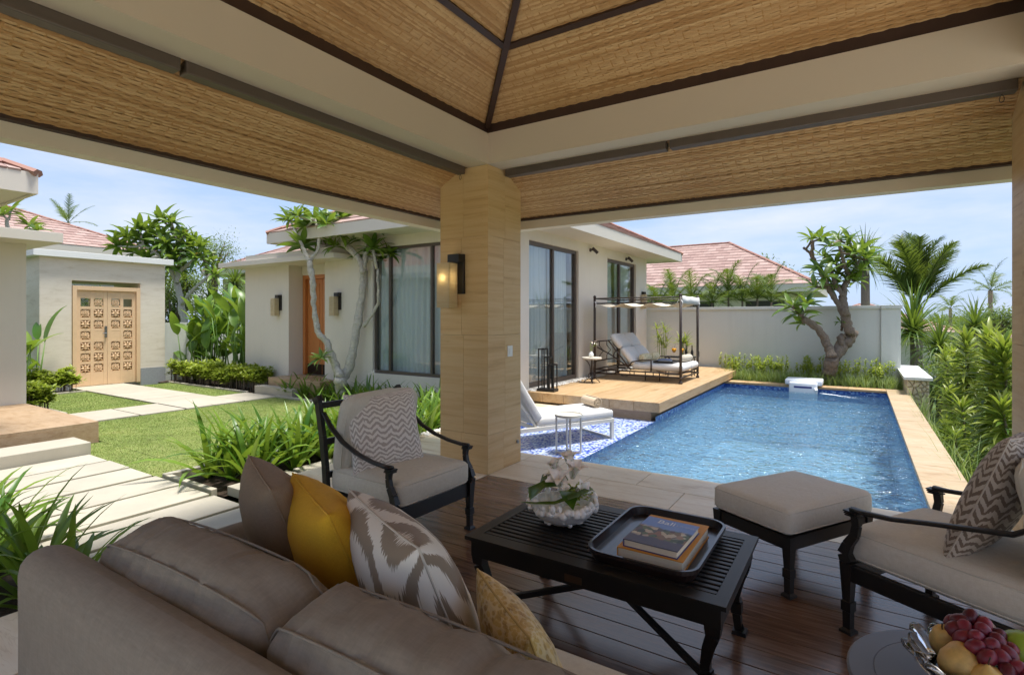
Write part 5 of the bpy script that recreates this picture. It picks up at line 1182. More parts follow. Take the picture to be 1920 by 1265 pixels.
# narrow console behind the daybed with two glasses of juice
cs = thing('console', 'slim black iron stand with drinks behind the daybed', 'stand', (-3.42,12.35,DZ)); MB().box(-.32,-.14,.40,.32,.14,.43).build('console_top', m_black, cs, local=True)
for sx in (-.29,.29):
    for sy in (-.11,.11): MB().tube([(sx,sy,0),(sx,sy,.40)], .012, 8).build('leg', m_black, cs, local=True)
m_jg = plain('orange juice', (244,166,20), .2, .05, 3, 0, 0); g2 = glass_mat('drinking glass', (.97,.98,.98,1), .05)
for k, dx in enumerate((-.12,.05)):
    t = thing('juice_glass', ('left' if k == 0 else 'right')+' one of two orange juice glasses behind the daybed', 'glass', (-3.42+dx,12.30,DZ+.4305), 0, 'juice glasses')
    MB().lathe([(.0,0),(.032,0),(.03,.003),(.004,.008),(.004,.06),(.03,.085),(.05,.13),(.052,.18),(.046,.22)], 18).build('glass', g2, t, local=True, smooth=True); MB().lathe([(.0,.082),(.028,.088),(.047,.13),(.049,.178),(.0,.178)], 18).build('juice', m_jg, t, local=True, smooth=True)
    MB().tube([(.0,0,.15),(.03,.0,.28)], .003, 5).build('straw', m_black, t, local=True)
for k in range(3):
    t = thing('black_bottle', ('left', 'middle', 'right')[k]+' one of three slim dark bottles beside the juice', 'bottle', (-3.30+.13*k,12.42,DZ+.4305), 0, 'dark bottles'); MB().lathe([(.0,0),(.03,0),(.032,.1),(.014,.16),(.012,.24),(.014,.25),(.0,.25)], 12).build('bottle_body', m_black, t, local=True, smooth=True)
# ---------------------------------------------------------------- little mosaic table with vase, lantern
mt = thing('mosaic_table', 'small round stone topped iron table beside the daybed', 'side table', (-4.52,9.98,DZ)); TH = .51
MB().lathe([(.0,TH-.035),(.195,TH-.035),(.2,TH-.03),(.2,TH-.004),(.196,TH),(.0,TH)], 32).build('table_top', plain('stone mosaic top', (206,198,182), .6, .14, 70, 90, .2), mt, local=True)
MB().tube([(0,0,.14),(0,0,TH-.036)], .016, 8).build('stem', m_iron, mt, local=True)
for k in range(4):
    a = k*math.pi/2+.5; c, s = math.cos(a), math.sin(a)
    MB().tube([(.16*c,.16*s,0),(.13*c,.13*s,.05),(.06*c,.06*s,.09),(.03*c,.03*s,.15),(.035*c,.035*s,.26)], .01, 6).build('foot', m_iron, mt, local=True, smooth=True)
    MB().tube([(.03*c,.03*s,.25),(.04*c,.04*s,.34),(.09*c,.09*s,.43),(.15*c,.15*s,TH-.036)], .01, 6).build('bracket', m_iron, mt, local=True, smooth=True)
for k in range(2): MB().tube([(.08*math.cos(a)*(1-k), .08*math.cos(a)*k, .13+.07*math.sin(a)) for a in [i*math.pi/8 for i in range(17)]], .008, 6).build('ring', m_iron, mt, local=True)
vz = thing('vase', 'small white vase with a flower sprig on the mosaic table', 'vase', (-4.53,9.97,DZ+TH)); MB().lathe([(.0,0),(.03,0),(.05,.03),(.052,.06),(.035,.09),(.022,.10),(.028,.115),(.0,.112)], 18).build('vase_body', m_white, vz, local=True, smooth=True)
for k in range(4): a = k*1.4; MB().tube([(0,0,.11),(.03*math.cos(a),.03*math.sin(a),.2),(.07*math.cos(a)+.05,.07*math.sin(a)+.03,.27+.02*k)], .003, 5).build('stem', m_lime, vz, local=True)
for k in range(8): a = k*.9; v_, f_ = petal(.045,.02,.008); MB().add(v_, f_, TR((.05+.05*math.cos(a),.03+.05*math.sin(a),.24+.012*k), 0, -.4, a)).build('petal', m_pet, vz, local=True)
la = thing('lantern', 'black metal floor lantern of three stepped open frames', 'lantern', (-4.66,8.40,DZ), .05)
MB().box(-.17,-.095,0,.17,.095,.05).build('base', m_black, la, local=True, bevel=.003)
for k, (x, w, hgt) in enumerate(((-.09,.11,.74),(0.02,.10,.60),(.10,.10,.47))):
    for y in (-.07,.07):
        MB().bar((x-w/2,y,.05),(x-w/2,y,hgt),.018,.018).build('upright', m_black, la, local=True); MB().bar((x+w/2,y,.05),(x+w/2,y,hgt),.018,.018).build('upright', m_black, la, local=True); MB().bar((x-w/2-.009,y,hgt+.009),(x+w/2+.009,y,hgt+.009),.018,.018).build('top_bar', m_black, la, local=True)
    for x2 in (x-w/2, x+w/2): MB().bar((x2,-.061,hgt),(x2,.061,hgt),.016,.016).build('cross_bar', m_black, la, local=True)
# ---------------------------------------------------------------- sun lounger, towel, stool on the shelf
LA = math.atan2(-.89,-.46)                              # local +x runs from foot to head
lg = thing('sun_lounger', 'white sun lounger with ivory mattress standing in the shallow pool shelf', 'sun lounger', (-3.05,6.93,-.111), LA); W_ = .33; LZ = .27
m_wf = plain('white lounger frame', (214,210,200), .4, .03, 3, 0, 0)
for s in (-1,1): MB().box(0,s*W_-.02,LZ-.05,1.92,s*W_+.02,LZ).build('side_rail', m_wf, lg, local=True, bevel=.003)
for x in (.02, 1.2, 1.88): MB().box(x-.02,-W_+.0205,LZ-.045,x+.02,W_-.0205,LZ-.005).build('cross_rail', m_wf, lg, local=True)
for x in (.03, 1.55):
    for s in (-1,1): MB().box(x-.02,s*W_-.02,0,x+.02,s*W_+.02,LZ-.0505).build('leg', m_wf, lg, local=True)
    MB().box(x-.015,-W_+.021,.0,x+.015,W_-.021,.025).build('foot_bar', m_wf, lg, local=True)
o = cushion(1.2,.68,.11,.035,crown=.008,wr=.003).build('mattress', f_wht, lg, smooth=True, local=True); o.matrix_basis = TR((.60,0,LZ+.056))
BA = .98
o = cushion(.78,.68,.11,.035,crown=.008,wr=.003).build('backrest_mattress', f_wht, lg, smooth=True, local=True); o.matrix_basis = TR((1.19+.39*math.cos(BA)-.03,0,LZ+.05+.39*math.sin(BA)+.03), ry=-BA)
for s in (-1,1): MB().bar((1.2,s*(W_-.03),LZ-.01),(1.2+.78*math.cos(BA)+.05,s*(W_-.03),LZ-.03+.78*math.sin(BA)),.03,.025).build('back_rail', m_wf, lg, local=True); MB().bar((1.58,s*(W_-.06),LZ-.01),(1.46,s*(W_-.06),LZ+.34),.018,.018).build('back_stay', m_wf, lg, local=True)
tw_ = thing('rolled_towel', 'rolled beige towel lying on the white sun lounger', 'towel', (-3.12,6.86,.27)); rr = random.Random(2)
sp = MB(); n_ = 70; ca = V((.46,-.30,0)).normalized()                 # roll axis
side = V((-ca.y, ca.x, 0)); pr = []
for i in range(n_+1): a = i/n_*2*math.pi*4.2; r_ = .012+.062*i/n_; pr.append((r_*math.cos(a), r_*math.sin(a)))
for k, t in enumerate((-.17,-.168,0,.168,.17)):
    for (a, b) in pr: sc = 1 if abs(t) < .169 else .985; sp.v.append(tuple(ca*t + side*a*sc + V((0,0,b*sc+.075))))
for k in range(4):
    for i in range(n_): q = k*(n_+1)+i; sp.f.append((q, q+1, q+n_+2, q+n_+1))
o = sp.build('towel_roll', plain('beige terry towel', (196,176,150), .95, .1, 20, 240, .8, .004), tw_, smooth=True, local=True); md = o.modifiers.new('thickness','SOLIDIFY'); md.thickness = .010
st = thing('pool_stool', 'small round white metal stool table beside the sun lounger', 'side table', (-2.90,5.74,-.111), .2)
MB().lathe([(.0,.44),(.16,.44),(.168,.443),(.168,.47),(.162,.47),(.160,.452),(.0,.452)], 36).build('table_top', m_wf, st, local=True)
for k in range(4): a = k*math.pi/2+.4; MB().bar((.145*math.cos(a),.145*math.sin(a),0),(.145*math.cos(a),.145*math.sin(a),.44),.02,.02).build('leg', m_wf, st, local=True)
for k in range(2): a = k*math.pi/2+.4; MB().bar((.145*math.cos(a),.145*math.sin(a),.012+.02*k),(-.145*math.cos(a),-.145*math.sin(a),.012+.02*k),.02,.018).build('foot_bar', m_wf, st, local=True)
# pool circulation unit hung over the far coping
pf = thing('pool_filter', 'white plastic filter unit hung over the far pool coping', 'pool filter', (-1.02,13.35,0)); m_pl = plain('white plastic', (240,242,244), .3, .02, 3, 0, 0)
MB().box(-.36,-.10,.03,.36,.42,.15).build('housing', m_pl, pf, local=True, bevel=.03, smooth=True, seg=3); MB().box(-.27,-.22,-.28,.27,-.06,.10).build('intake', m_pl, pf, local=True, bevel=.03, smooth=True, seg=3)
MB().prism([(-.17,-.226),(.17,-.226),(.15,-.221),(-.15,-.221)], -.02, .02).build('intake_slot', m_navy, pf, local=True); MB().tube([(.24,-.22,-.02),(.26,-.28,-.06)], .03, 10).build('jet', m_pl, pf, local=True)
rr = random.Random(9); fm = MB()
for i in range(150):
    t = rr.random()**.7; a = rr.gauss(0,.18); x = -.72+1.0*t*.75+a*.25*t; y = 13.1-.9*t*.6+a*.25*t; b = rr.uniform(.006,.02)*(1.1-t); fm.ball((x,y,-.10+rr.uniform(0,.01)), b*1.6, b*1.6, b*.45, 6, 4)
tag(fm.build('water_foam', plain('foam', (238,244,248), .4, .02, 3, 0, 0), smooth=True), 'white foam where the filter jet enters the pool', 'foam', kind='stuff')
# ---------------------------------------------------------------- planting
def leaf_geo(L_, W, seg=6, curve=.9, fold=.18, prof=None, start=0.0):
    prof = prof or (lambda t: math.sin(math.pi*min(1, t*.92+.06))**.75); x = z = 0; vs = []; fs = []; d = L_/seg
    for i in range(seg+1):
        t = i/seg; w = W*prof(t)/2; a = start - curve*t*t
        vs += [(x, -w, z+w*fold*2), (x, 0, z), (x, w, z+w*fold*2)]
        x += d*math.cos(a); z += d*math.sin(a)
    for i in range(seg):
        for j in (0,1): a = i*3+j; fs.append((a, a+1, a+4, a+3))
    return vs, fs
def leaf_mesh(name, mat, *a, **k):
    v_, f_ = leaf_geo(*a, **k); me = MB().add(v_, f_).mesh(name, smooth=True); me.materials.append(mat); return me
STRAP = lambda t: (.75+.5*t if t < .3 else .9*(1-((t-.3)/.7)**2.2)+.02)
ELL = lambda t: max(.03, math.sin(math.pi*min(1, t**.8*.97+.02))**.9)
m_cri = leafmat('lily leaf', (60,104,26), (128,158,54), .36, .35); m_fra = leafmat('frangipani leaf', (58,96,34), (122,150,58), .38, .35)
m_hel = leafmat('heliconia leaf', (66,110,38), (140,168,62), .34, .4); m_hed = leafmat('hedge leaf', (116,138,42), (188,196,80), .45, .4)
m_pan = leafmat('pandanus leaf', (52,84,32), (98,124,56), .4, .3); m_cas = leafmat('dracaena leaf', (70,102,30), (178,184,80), .34, .4); m_plm = leafmat('palm leaflet', (58,84,30), (120,136,60), .42, .3)
m_far = leafmat('distant foliage', (62,90,44), (116,136,74), .6, .3); m_lir = leafmat('grass leaf', (96,124,66), (160,176,104), .5, .35); m_bark = plain('grey mottled bark', (186,180,168), .9, .5, 22, 26, 1.0, .03); m_bark2 = plain('brown grey bark', (122,108,94), .9, .5, 22, 26, 1.0, .03)
m_pst = plain('green stem', (104,136,60), .5, .15, 8, 0, 0)
def rosette_parts(parent, meshes, loc, axis, n, a0, a1, rr, sc=(.85,1.1), base=.0):
    q = V(axis).to_track_quat('Z','X').to_matrix().to_4x4(); g = 0
    for i in range(n):
        g += 2.4; el = a0+(a1-a0)*((i+.5)/n)+rr.uniform(-.12,.12); s = rr.uniform(*sc)
        mw = Matrix.Translation(V(loc)) @ q @ Matrix.Rotation(g+rr.uniform(-.3,.3),4,'Z') @ Matrix.Translation((base,0,rr.uniform(-.02,.03))) @ Matrix.Rotation(-el,4,'Y') @ Matrix.Rotation(rr.uniform(-.4,.4),4,'X') @ Matrix.Scale(s,4)
        yield rr.choice(meshes), mw
def put(parent, me, mw, name='leaf'): 
    o = bpy.data.objects.new(name, me); COL.objects.link(o); o.parent = parent; o.matrix_parent_inverse = Matrix.Translation(-wloc(parent)); o.matrix_basis = mw; return o
def add_mesh(mb, me, mw):
    n = len(mb.v); mb.v += [tuple(mw @ v.co) for v in me.vertices]; mb.f += [tuple(n+i for i in p.vertices) for p in me.polygons]
# --- strap-leaved lilies
cri = [leaf_mesh('leaf', m_cri, RND.uniform(.48,.72), RND.uniform(.05,.064), 7, RND.uniform(.6,1.7), .16, STRAP) for _ in range(7)]
def lily_plant(loc, label, group, rr, n=14, sc=1.0, flower=False):
    t = thing('lily_plant', label, 'lily plant', loc, 0, group)
    for me, mw in rosette_parts(t, cri, loc, (rr.uniform(-.1,.1),rr.uniform(-.1,.1),1), n, 1.45, .55, rr, (.75*sc,1.1*sc), .015): put(t, me, mw)
    if flower: spider(t, loc)
    return t
def spider(t, loc):
    x, y, z = loc; h = z+.62; MB().tube([(x,y,z),(x+.01,y,z+.35),(x,y+.01,h)], .007, 6).build('flower_stalk', m_pst, t); mb = MB(); rr = random.Random(5)
    for i in range(22):
        v_, f_ = leaf_geo(.16, .009, 5, 1.9, .0, lambda t: 1-.6*t); mb.add(v_, f_, Matrix.Translation((x,y,h+rr.uniform(-.01,.02))) @ Matrix.Rotation(i*.9,4,'Z') @ Matrix.Rotation(-rr.uniform(.3,1.2),4,'Y'))
    mb.build('flower', m_pet, t, smooth=True)
rr = random.Random(21); spots = []
def scatter(rect, n, dmin, rr):
    out = []; k = 0
    while len(out) < n and k < 4000:
        k += 1; p = (rr.uniform(rect[0],rect[2]), rr.uniform(rect[1],rect[3]))
        if all((p[0]-q[0])**2+(p[1]-q[1])**2 > dmin*dmin for q in out): out.append(p)
    return out
for x, y in scatter((-6.1,3.05,-5.3,5.0), 21, .23, rr): lily_plant((x,y,-.23), 'strap-leaved lily in the long bed between lawn and lounge chair', 'lilies in the bed beside the lawn', rr, n=15, sc=1.3)
for x, y in [(-4.55,1.22),(-4.75,.98),(-4.95,1.2),(-5.25,1.18),(-5.5,1.2),(-5.15,.9),(-4.3,1.25),(-4.5,.85),(-4.12,1.15),(-5.85,1.25),(-3.9,1.22)]:
    fl1 = abs(x+5.5) < .01; lily_plant((x,y,-.23), 'lily with a white spidery flower in the near bed' if fl1 else 'strap-leaved lily in the near bed behind the sofa', None if fl1 else 'lilies in the near bed', rr, n=15, sc=1.15, flower=fl1)
protos = []
def lily_small(loc, label, group, rz, sc=1.0, flower=False):
    if len(protos) < 4:
        r2 = random.Random(len(protos)+3); mb = MB()
        for me, mw in rosette_parts(None, cri, (0,0,0), (0,0,1), 16, 1.45, .6, r2, (.7,1.0), .015): add_mesh(mb, me, mw)
        me = mb.mesh('foliage', smooth=True); me.materials.append(m_cri); protos.append(me)
    t = thing('lily_plant', label, 'lily plant', loc, rz, group); o = link('foliage', RND.choice(protos), None, t, True); o.scale = (sc,)*3
    if flower: spider(t, loc)
for x, y in scatter((-10.6,7.12,-5.2,7.64), 30, .28, rr): lily_small((x,y,-.23), 'lily in the narrow bed below the big curtained window', 'lilies below the villa window', rr.uniform(0,6.3), rr.uniform(.85,1.15))
for x, y in scatter((-5.95,5.15,-4.85,7.0), 26, .26, rr): lily_small((x,y,-.21), 'lily in the dense bed left of the sandstone column', 'lilies left of the column', rr.uniform(0,6.3), rr.uniform(1.05,1.35))
lily_small((-7.9,7.3,-.23), 'lily with a white flower under the curtained window', None, .3, .95, True)
# --- frangipani trees
fra = [leaf_mesh('leaf', m_fra, RND.uniform(.30,.38), RND.uniform(.075,.095), 6, RND.uniform(.5,1.1), .16, ELL) for _ in range(5)]
def frangipani(label, limbs, clusters, d, bark, sc, rr, n=15, jit=.35, dmax=290, flowers=0, base=None, el=(1.1,-.25)):
    """limbs: lists of (u, v, radius in photo pixels); clusters: (u, v, size); placed round distance d"""
    p0 = at(limbs[0][0][0], limbs[0][0][1], d); t = thing('frangipani_tree', label, 'frangipani', (p0.x,p0.y,base if base is not None else p0.z)); tk = MB(); dep = {}
    for lb in limbs:
        off = rr.uniform(-jit,jit); pts = []; rad = []
        for i, (u, v, r) in enumerate(lb): f = i/max(1,len(lb)-1); pts.append(at(u, v, d+off*f+ (dep.get((lb[0][0],lb[0][1]),0)*(1-f)))); rad.append(.7*r*d/FPX); dep[(u,v)] = off*f
        # refine with a little wobble
        P, Rr = [], []
        for i in range(len(pts)-1):
            for k in range(5): f = k/5; P.append(pts[i].lerp(pts[i+1], f)+V((rr.uniform(-1,1),rr.uniform(-1,1),rr.uniform(-1,1)))*rad[i]*.14); Rr.append((rad[i]*(1-f)+rad[i+1]*f)*rr.uniform(.92,1.1))
        P.append(pts[-1]); Rr.append(rad[-1])
        if base is not None and lb is limbs[0]: P.insert(0, V((P[0].x, P[0].y, base-.05))); Rr.insert(0, Rr[0]*1.15)
        tk.tube(P, Rr, 12)
    tk.v = [tuple(V(p)+V((mnoise.noise(V(p)*9), mnoise.noise(V(p)*9+V((9,0,0))), mnoise.noise(V(p)*14+V((0,5,0)))))*.028) for p in tk.v]
    nodes = [V(p) for p in tk.v[::12]]; cnt = 0; rest = MB()
    for (u, v, s_) in clusters:
        c = at(u, v, d+rr.uniform(-jit,jit)*1.3); near = min(nodes, key=lambda q: (q-c).length); dr_ = (c-near)
        if dr_.length > .03: tk.tube([near, near.lerp(c,.5)+V((0,0,-.02)), c], [.020*sc*s_+.006,.018*sc*s_+.004,.018*sc*s_+.004], 7)
        ax = (dr_.normalized() if dr_.length > .05 else V((0,0,1)))*.5+V((0,0,.9))
        for me, mw in rosette_parts(t, fra, c, ax, n, el[0], el[1], rr, (.75*sc*s_,1.1*sc*s_), .012):
            if cnt < dmax: put(t, me, mw); cnt += 1
            else: add_mesh(rest, me, mw)
        if flowers and rr.random() < flowers:
            fm = MB()
            for k in range(5):
                cc_ = c+V((rr.uniform(-.1,.1),rr.uniform(-.1,.1),.10+rr.uniform(0,.08)))
                for i in range(5): v_, f_ = petal(.06,.045,.01); fm.add(v_, f_, Matrix.Translation(cc_) @ Matrix.Rotation(i*1.256,4,'Z') @ Matrix.Rotation(-.3,4,'Y'))
            fm.build('blossom', plain('yellow blossom', (232,206,110), .6, .1, 4, 0, 0), t)
    tk.build('trunk', bark, t, smooth=True)
    if rest.f: tag(rest.build('foliage', m_fra, t, smooth=True), kind='stuff')
    return t
frangipani('pale barked frangipani with two bare limbs before the villa window',
    [[(640,746,15),(640,728,14),(638,708,14)], [(638,708,12),(630,690,10),(620,660,8),(612,640,8),(598,625,8),(592,600,8),(588,570,7),(587,540,7),(584,510,7),(580,490,7)], [(580,490,6),(572,474,5),(566,462,4)], [(582,490,5),(596,468,4),(600,440,4),(590,412,4)],
     [(640,712,13),(655,690,12),(664,650,11),(670,610,11),(676,570,10),(681,535,10),(683,508,10)], [(682,512,9),(674,488,9),(660,470,9),(640,455,8),(622,432,7),(612,424,5)], [(684,505,6),(686,470,6),(687,430,6),(685,395,5)], [(682,612,5),(698,590,4),(710,566,4),(709,540,3),(708,505,3)]],
    [(566,462,1),(712,488,1.25),(700,468,1),(690,452,.9),(728,476,.8),(590,418,1),(612,420,1),(560,405,.9),(648,432,1),(604,672,.62),(664,410,1.1),(628,462,.7),(640,410,1),(575,425,.9),(545,414,.9),(640,442,.8),(668,446,.9),(700,434,.9),(605,446,.7)], 10.95, m_bark, 1.3, random.Random(3), n=18, base=-.23)
frangipani('gnarled frangipani leaning in front of the white garden wall',
    [[(1555,705,17),(1557,690,16),(1560,670,16)], [(1560,670,13),(1553,650,11),(1545,632,10),(1532,614,10),(1518,604,9),(1504,598,7)], [(1562,672,15),(1576,650,16),(1592,634,15),(1600,624,12)], [(1578,648,9),(1576,634,9),(1582,628,8)], [(1596,630,12),(1590,612,12),(1586,594,12),(1578,578,11)],
     [(1580,582,9),(1566,560,7),(1556,545,7),(1548,525,5)], [(1582,580,10),(1580,560,10),(1582,540,7),(1592,520,6),(1606,500,4),(1614,480,3)], [(1580,556,6),(1568,535,6),(1560,515,5),(1556,490,4)], [(1548,530,5),(1538,508,5),(1528,490,4),(1519,474,4),(1506,464,3)], [(1528,490,5),(1522,470,4),(1524,452,3)], [(1592,520,5),(1584,495,4),(1576,470,4),(1572,452,3)], [(1606,500,5),(1600,478,4),(1594,455,3)], [(1586,592,4),(1578,612,3),(1578,620,3)]],
    [(1522,450,.85),(1537,447,.8),(1572,450,.9),(1594,450,.9),(1612,468,1),(1545,482,.9),(1566,495,1),(1600,488,1),(1624,486,.9),(1546,520,1.1),(1570,515,.9),(1612,508,1),(1530,538,1.1),(1556,544,1),(1590,525,.8),(1500,588,1.1),(1486,574,1),(1512,570,1),(1504,606,.9),(1576,604,.4),(1556,462,.8),(1584,470,.9),(1604,474,.9),(1560,532,1),(1535,502,.8),(1586,505,1),(1602,528,.8)], 12.3, m_bark2, 1.3, random.Random(4), n=11, base=-.05)
frangipani('flowering frangipani behind the gate wall', [[(346,640,10),(344,600,9),(338,560,8),(332,530,8)], [(332,530,6),(318,505,5),(300,480,4),(270,460,3)], [(332,530,6),(336,500,5),(340,470,4),(322,430,3)], [(336,510,5),(360,490,4),(385,475,3)], [(340,570,5),(365,540,4),(395,515,3)], [(318,505,4),(312,470,3),(296,436,3)]],
    [(222,462,1),(240,444,1),(262,432,1.1),(284,428,1),(304,414,1.1),(322,418,1),(300,444,1),(272,456,1),(330,448,1),(346,442,1),(362,452,1),(376,464,1),(250,474,.9),(292,468,1),(320,474,1),(346,478,1),(370,484,1),(312,500,.9),(390,492,.9),(338,508,.9),(280,484,.9),(402,516,.9),(310,456,1),(260,448,1),(352,462,1),(330,490,1)], 18.6, m_bark, 1.75, random.Random(6), n=17, flowers=.35, base=-.3)
frangipani('frangipani branch showing above the annex eave', [[(20,520,8),(18,450,6),(12,412,4)], [(18,450,5),(45,440,4),(58,428,3)]], [(6,404,1.1),(20,396,1),(56,424,1),(70,432,.8)], 17.5, m_bark, 1.4, random.Random(8), n=14, base=-.3)
# --- heliconias
hel = [leaf_mesh('leaf', m_hel, RND.uniform(.5,.75), RND.uniform(.17,.23), 8, RND.uniform(.2,1.1), .13, lambda t: max(.04, math.sin(math.pi*min(1,t**.7*.98+.01))**.8)) for _ in range(5)]
def heliconia(loc, label, hgt, rr, n=4, group='banana-leaved plants by the wall'):
    t = thing('heliconia', label, 'heliconia', loc, 0, group); x, y, z = loc
    for k in range(n):
        h = hgt*rr.uniform(.55,1.05); dx, dy = rr.uniform(-.16,.16), rr.uniform(-.16,.16); top = V((x+dx*1.6, y+dy*1.6, z+h)); a = rr.uniform(0,6.28)
        MB().tube([(x+dx*.5,y+dy*.5,z-.03),(x+dx,y+dy,z+h*.5),top], [.022,.017,.009], 7).build('stalk', m_pst, t, smooth=True)
        put(t, rr.choice(hel), Matrix.Translation(top) @ Matrix.Rotation(a,4,'Z') @ Matrix.Rotation(-rr.uniform(.75,1.4),4,'Y') @ Matrix.Rotation(rr.uniform(-.8,.8),4,'X') @ Matrix.Scale(rr.uniform(1.0,1.4),4))
        if rr.random() < .7: put(t, rr.choice(hel), Matrix.Translation(V((x+dx,y+dy,z+h*.55))) @ Matrix.Rotation(a+2.5,4,'Z') @ Matrix.Rotation(-rr.uniform(.5,1.2),4,'Y') @ Matrix.Rotation(rr.uniform(-.8,.8),4,'X') @ Matrix.Scale(rr.uniform(.7,1.05),4))
rr = random.Random(31)
for x, y in scatter((-15.6,7.85,-13.15,9.3), 22, .3, rr): heliconia((x,y,-.25), 'tall banana-leaved heliconia between the gateway and the villa', rr.uniform(1.3,2.3), rr)
for x, y in scatter((-15.95,7.75,-14.9,8.5), 9, .25, rr): heliconia((x,y,-.25), 'banana-leaved heliconia close against the gateway wall', rr.uniform(1.1,2.0), rr, 3, 'heliconias beside the gateway')
for x, y, h in ((-15.55,4.35,1.9),(-15.35,4.1,1.0),(-15.3,4.2,1.3)): None; heliconia((x,y,-.25), 'banana-leaved heliconia in the gap between annex and gateway', h, rr, 2, 'heliconias beside the annex')
# --- clipped hedges
def hedge(label, rect, hgt, n, rr):
    x0, y0, x1, y1 = rect; t = thing('hedge', label, 'hedge', ((x0+x1)/2,(y0+y1)/2,-.25)); mb = MB(); st = MB(); v_, f_ = leaf_geo(.11, .05, 3, .5, .15, ELL)
    nc = int(n/16); cl = []
    for _ in range(nc):
        x, y = rr.uniform(x0,x1), rr.uniform(y0,y1); h = hgt*(.62+.38*mnoise.noise(V((x*2.2,y*2.2,7)))+.25*rr.random()); z = -.25+h*rr.uniform(.35,1)**.6; cl.append((x,y,z))
        for k in range(16): mb.add(v_, f_, Matrix.Translation((x+rr.gauss(0,.03),y+rr.gauss(0,.03),z+rr.gauss(0,.02))) @ Matrix.Rotation(k*2.4,4,'Z') @ Matrix.Rotation(-rr.uniform(-.2,.9),4,'Y') @ Matrix.Scale(rr.uniform(.8,1.3),4))
        if rr.random() < .35: st.tube([(x+rr.uniform(-.05,.05),y,-.26),(x,y,z)], .006, 4)
    tag(mb.build('foliage', m_hed, t), kind='stuff'); tag(st.build('stems', m_bark2, t), kind='stuff')
rr = random.Random(41)
hedge('low yellow-green hedge in front of the banana-leaved plants', (-15.6,7.12,-11.6,7.66), .62, 9000, rr); hedge('low hedge left of the carved gate', (-15.75,3.85,-15.12,5.05), .6, 3200, rr); hedge('low hedge along the annex platform', (-15.0,3.22,-11.95,3.66), .55, 5200, rr)
# --- spiky heads: pandanus, yucca
def spiky_mesh(n, L_, W, rr, curve=(.2,1.5), el=(1.5,-.5)):
    mb = MB()
    for i in range(n):
        v_, f_ = leaf_geo(L_*rr.uniform(.7,1.1), W, 5, rr.uniform(*curve), .2, lambda t: 1-.92*t**1.5)
        mb.add(v_, f_, Matrix.Rotation(i*2.4,4,'Z') @ Matrix.Rotation(-(el[0]+(el[1]-el[0])*(i/n)**.9+rr.uniform(-.15,.15)),4,'Y'))
    return mb
def spiky(name, label, cat, u, v, d, rpx, n, base, rr, W=.05, curve=(.2,1.5), el=(1.5,-.5), trunk=.08, group=None, mat=None, lean=0):
    c = at(u, v, d); t = thing(name, label, cat, (c.x+lean,c.y,base), 0, group); L_ = rpx*d/FPX
    MB().tube([(c.x+lean,c.y,base-.1),(c.x+lean*.4,c.y,(base+c.z)/2),(c.x,c.y,c.z)], [trunk*1.2,trunk,trunk*.9], 8).build('trunk', m_bark2, t, smooth=True)
    mb = spiky_mesh(n, L_, W, rr, curve, el); mb.v = [tuple(V(p)+c) for p in mb.v]; tag(mb.build('crown', mat or m_pan, t, smooth=True), kind='stuff')
rr = random.Random(51)
spiky('yucca', 'tall yucca with a round spiky head standing above the garden wall', 'yucca', 1622, 486, 20, 64, 130, -2.0, rr, .055, trunk=.15, lean=.05, el=(1.5,-1.1), curve=(.1,.9))
spiky('pandanus', 'large arching pandanus just right of the garden wall pier', 'pandanus', 1712, 622, 16.5, 105, 150, -1.6, rr, .075, curve=(.5,1.9))
spiky('pandanus', 'smaller pandanus below the large one by the rubble wall', 'pandanus', 1762, 652, 15.0, 78, 110, -1.9, rr, .06, curve=(.4,1.6))
spiky('pandanus', 'spiky pandanus on the slope beneath the pink roof', 'pandanus', 1828, 612, 18, 72, 90, -2.6, rr, .06)
spiky('yucca', 'yucca head between frangipani and villa block, the left one', 'yucca', 344, 528, 20.5, 52, 110, -.3, rr, .05, trunk=.09, el=(1.5,-.9)); spiky('yucca', 'yucca head against the villa block, the right one', 'yucca', 440, 532, 20.0, 50, 110, -.3, rr, .05, trunk=.09, el=(1.5,-.9)); spiky('yucca', 'low yucca in front of the stepped white wall', 'yucca', 392, 568, 19.0, 42, 80, -.3, rr, .05, trunk=.07)
# --- palms
def frond_mesh(L_, w, n, curve, rr, lw=.035, start=0):
    mb = MB(); x = z = 0; pts = []; ns = 14
    for i in range(ns+1):
        t = i/ns; pts.append(V((x,0,z))); a = start-curve*t*t; x += L_/ns*math.cos(a); z += L_/ns*math.sin(a)
    mb.tube(pts, [.018*(1-.8*i/ns)*L_/2.4+.003 for i in range(ns+1)], 5)
    for k in range(n):
        t = .16+.84*k/n; i = min(ns-1, int(t*ns)); p = pts[i].lerp(pts[i+1], t*ns-i); l = w*(math.sin(math.pi*min(1,t*.85+.12))**.6)*rr.uniform(.85,1.1); tg = (pts[i+1]-pts[i]).normalized()
        for s in (-1,1):
            v_, f_ = leaf_geo(l, lw, 3, rr.uniform(.4,1.2), .1, lambda q: 1-.85*q); an = math.radians(rr.uniform(38,55))
            q = tg.to_track_quat('X','Z').to_matrix().to_4x4(); mb.add(v_, f_, Matrix.Translation(p) @ q @ Matrix.Rotation(s*an,4,'Z') @ Matrix.Rotation(rr.uniform(-.25,.15),4,'Y'))
    return mb
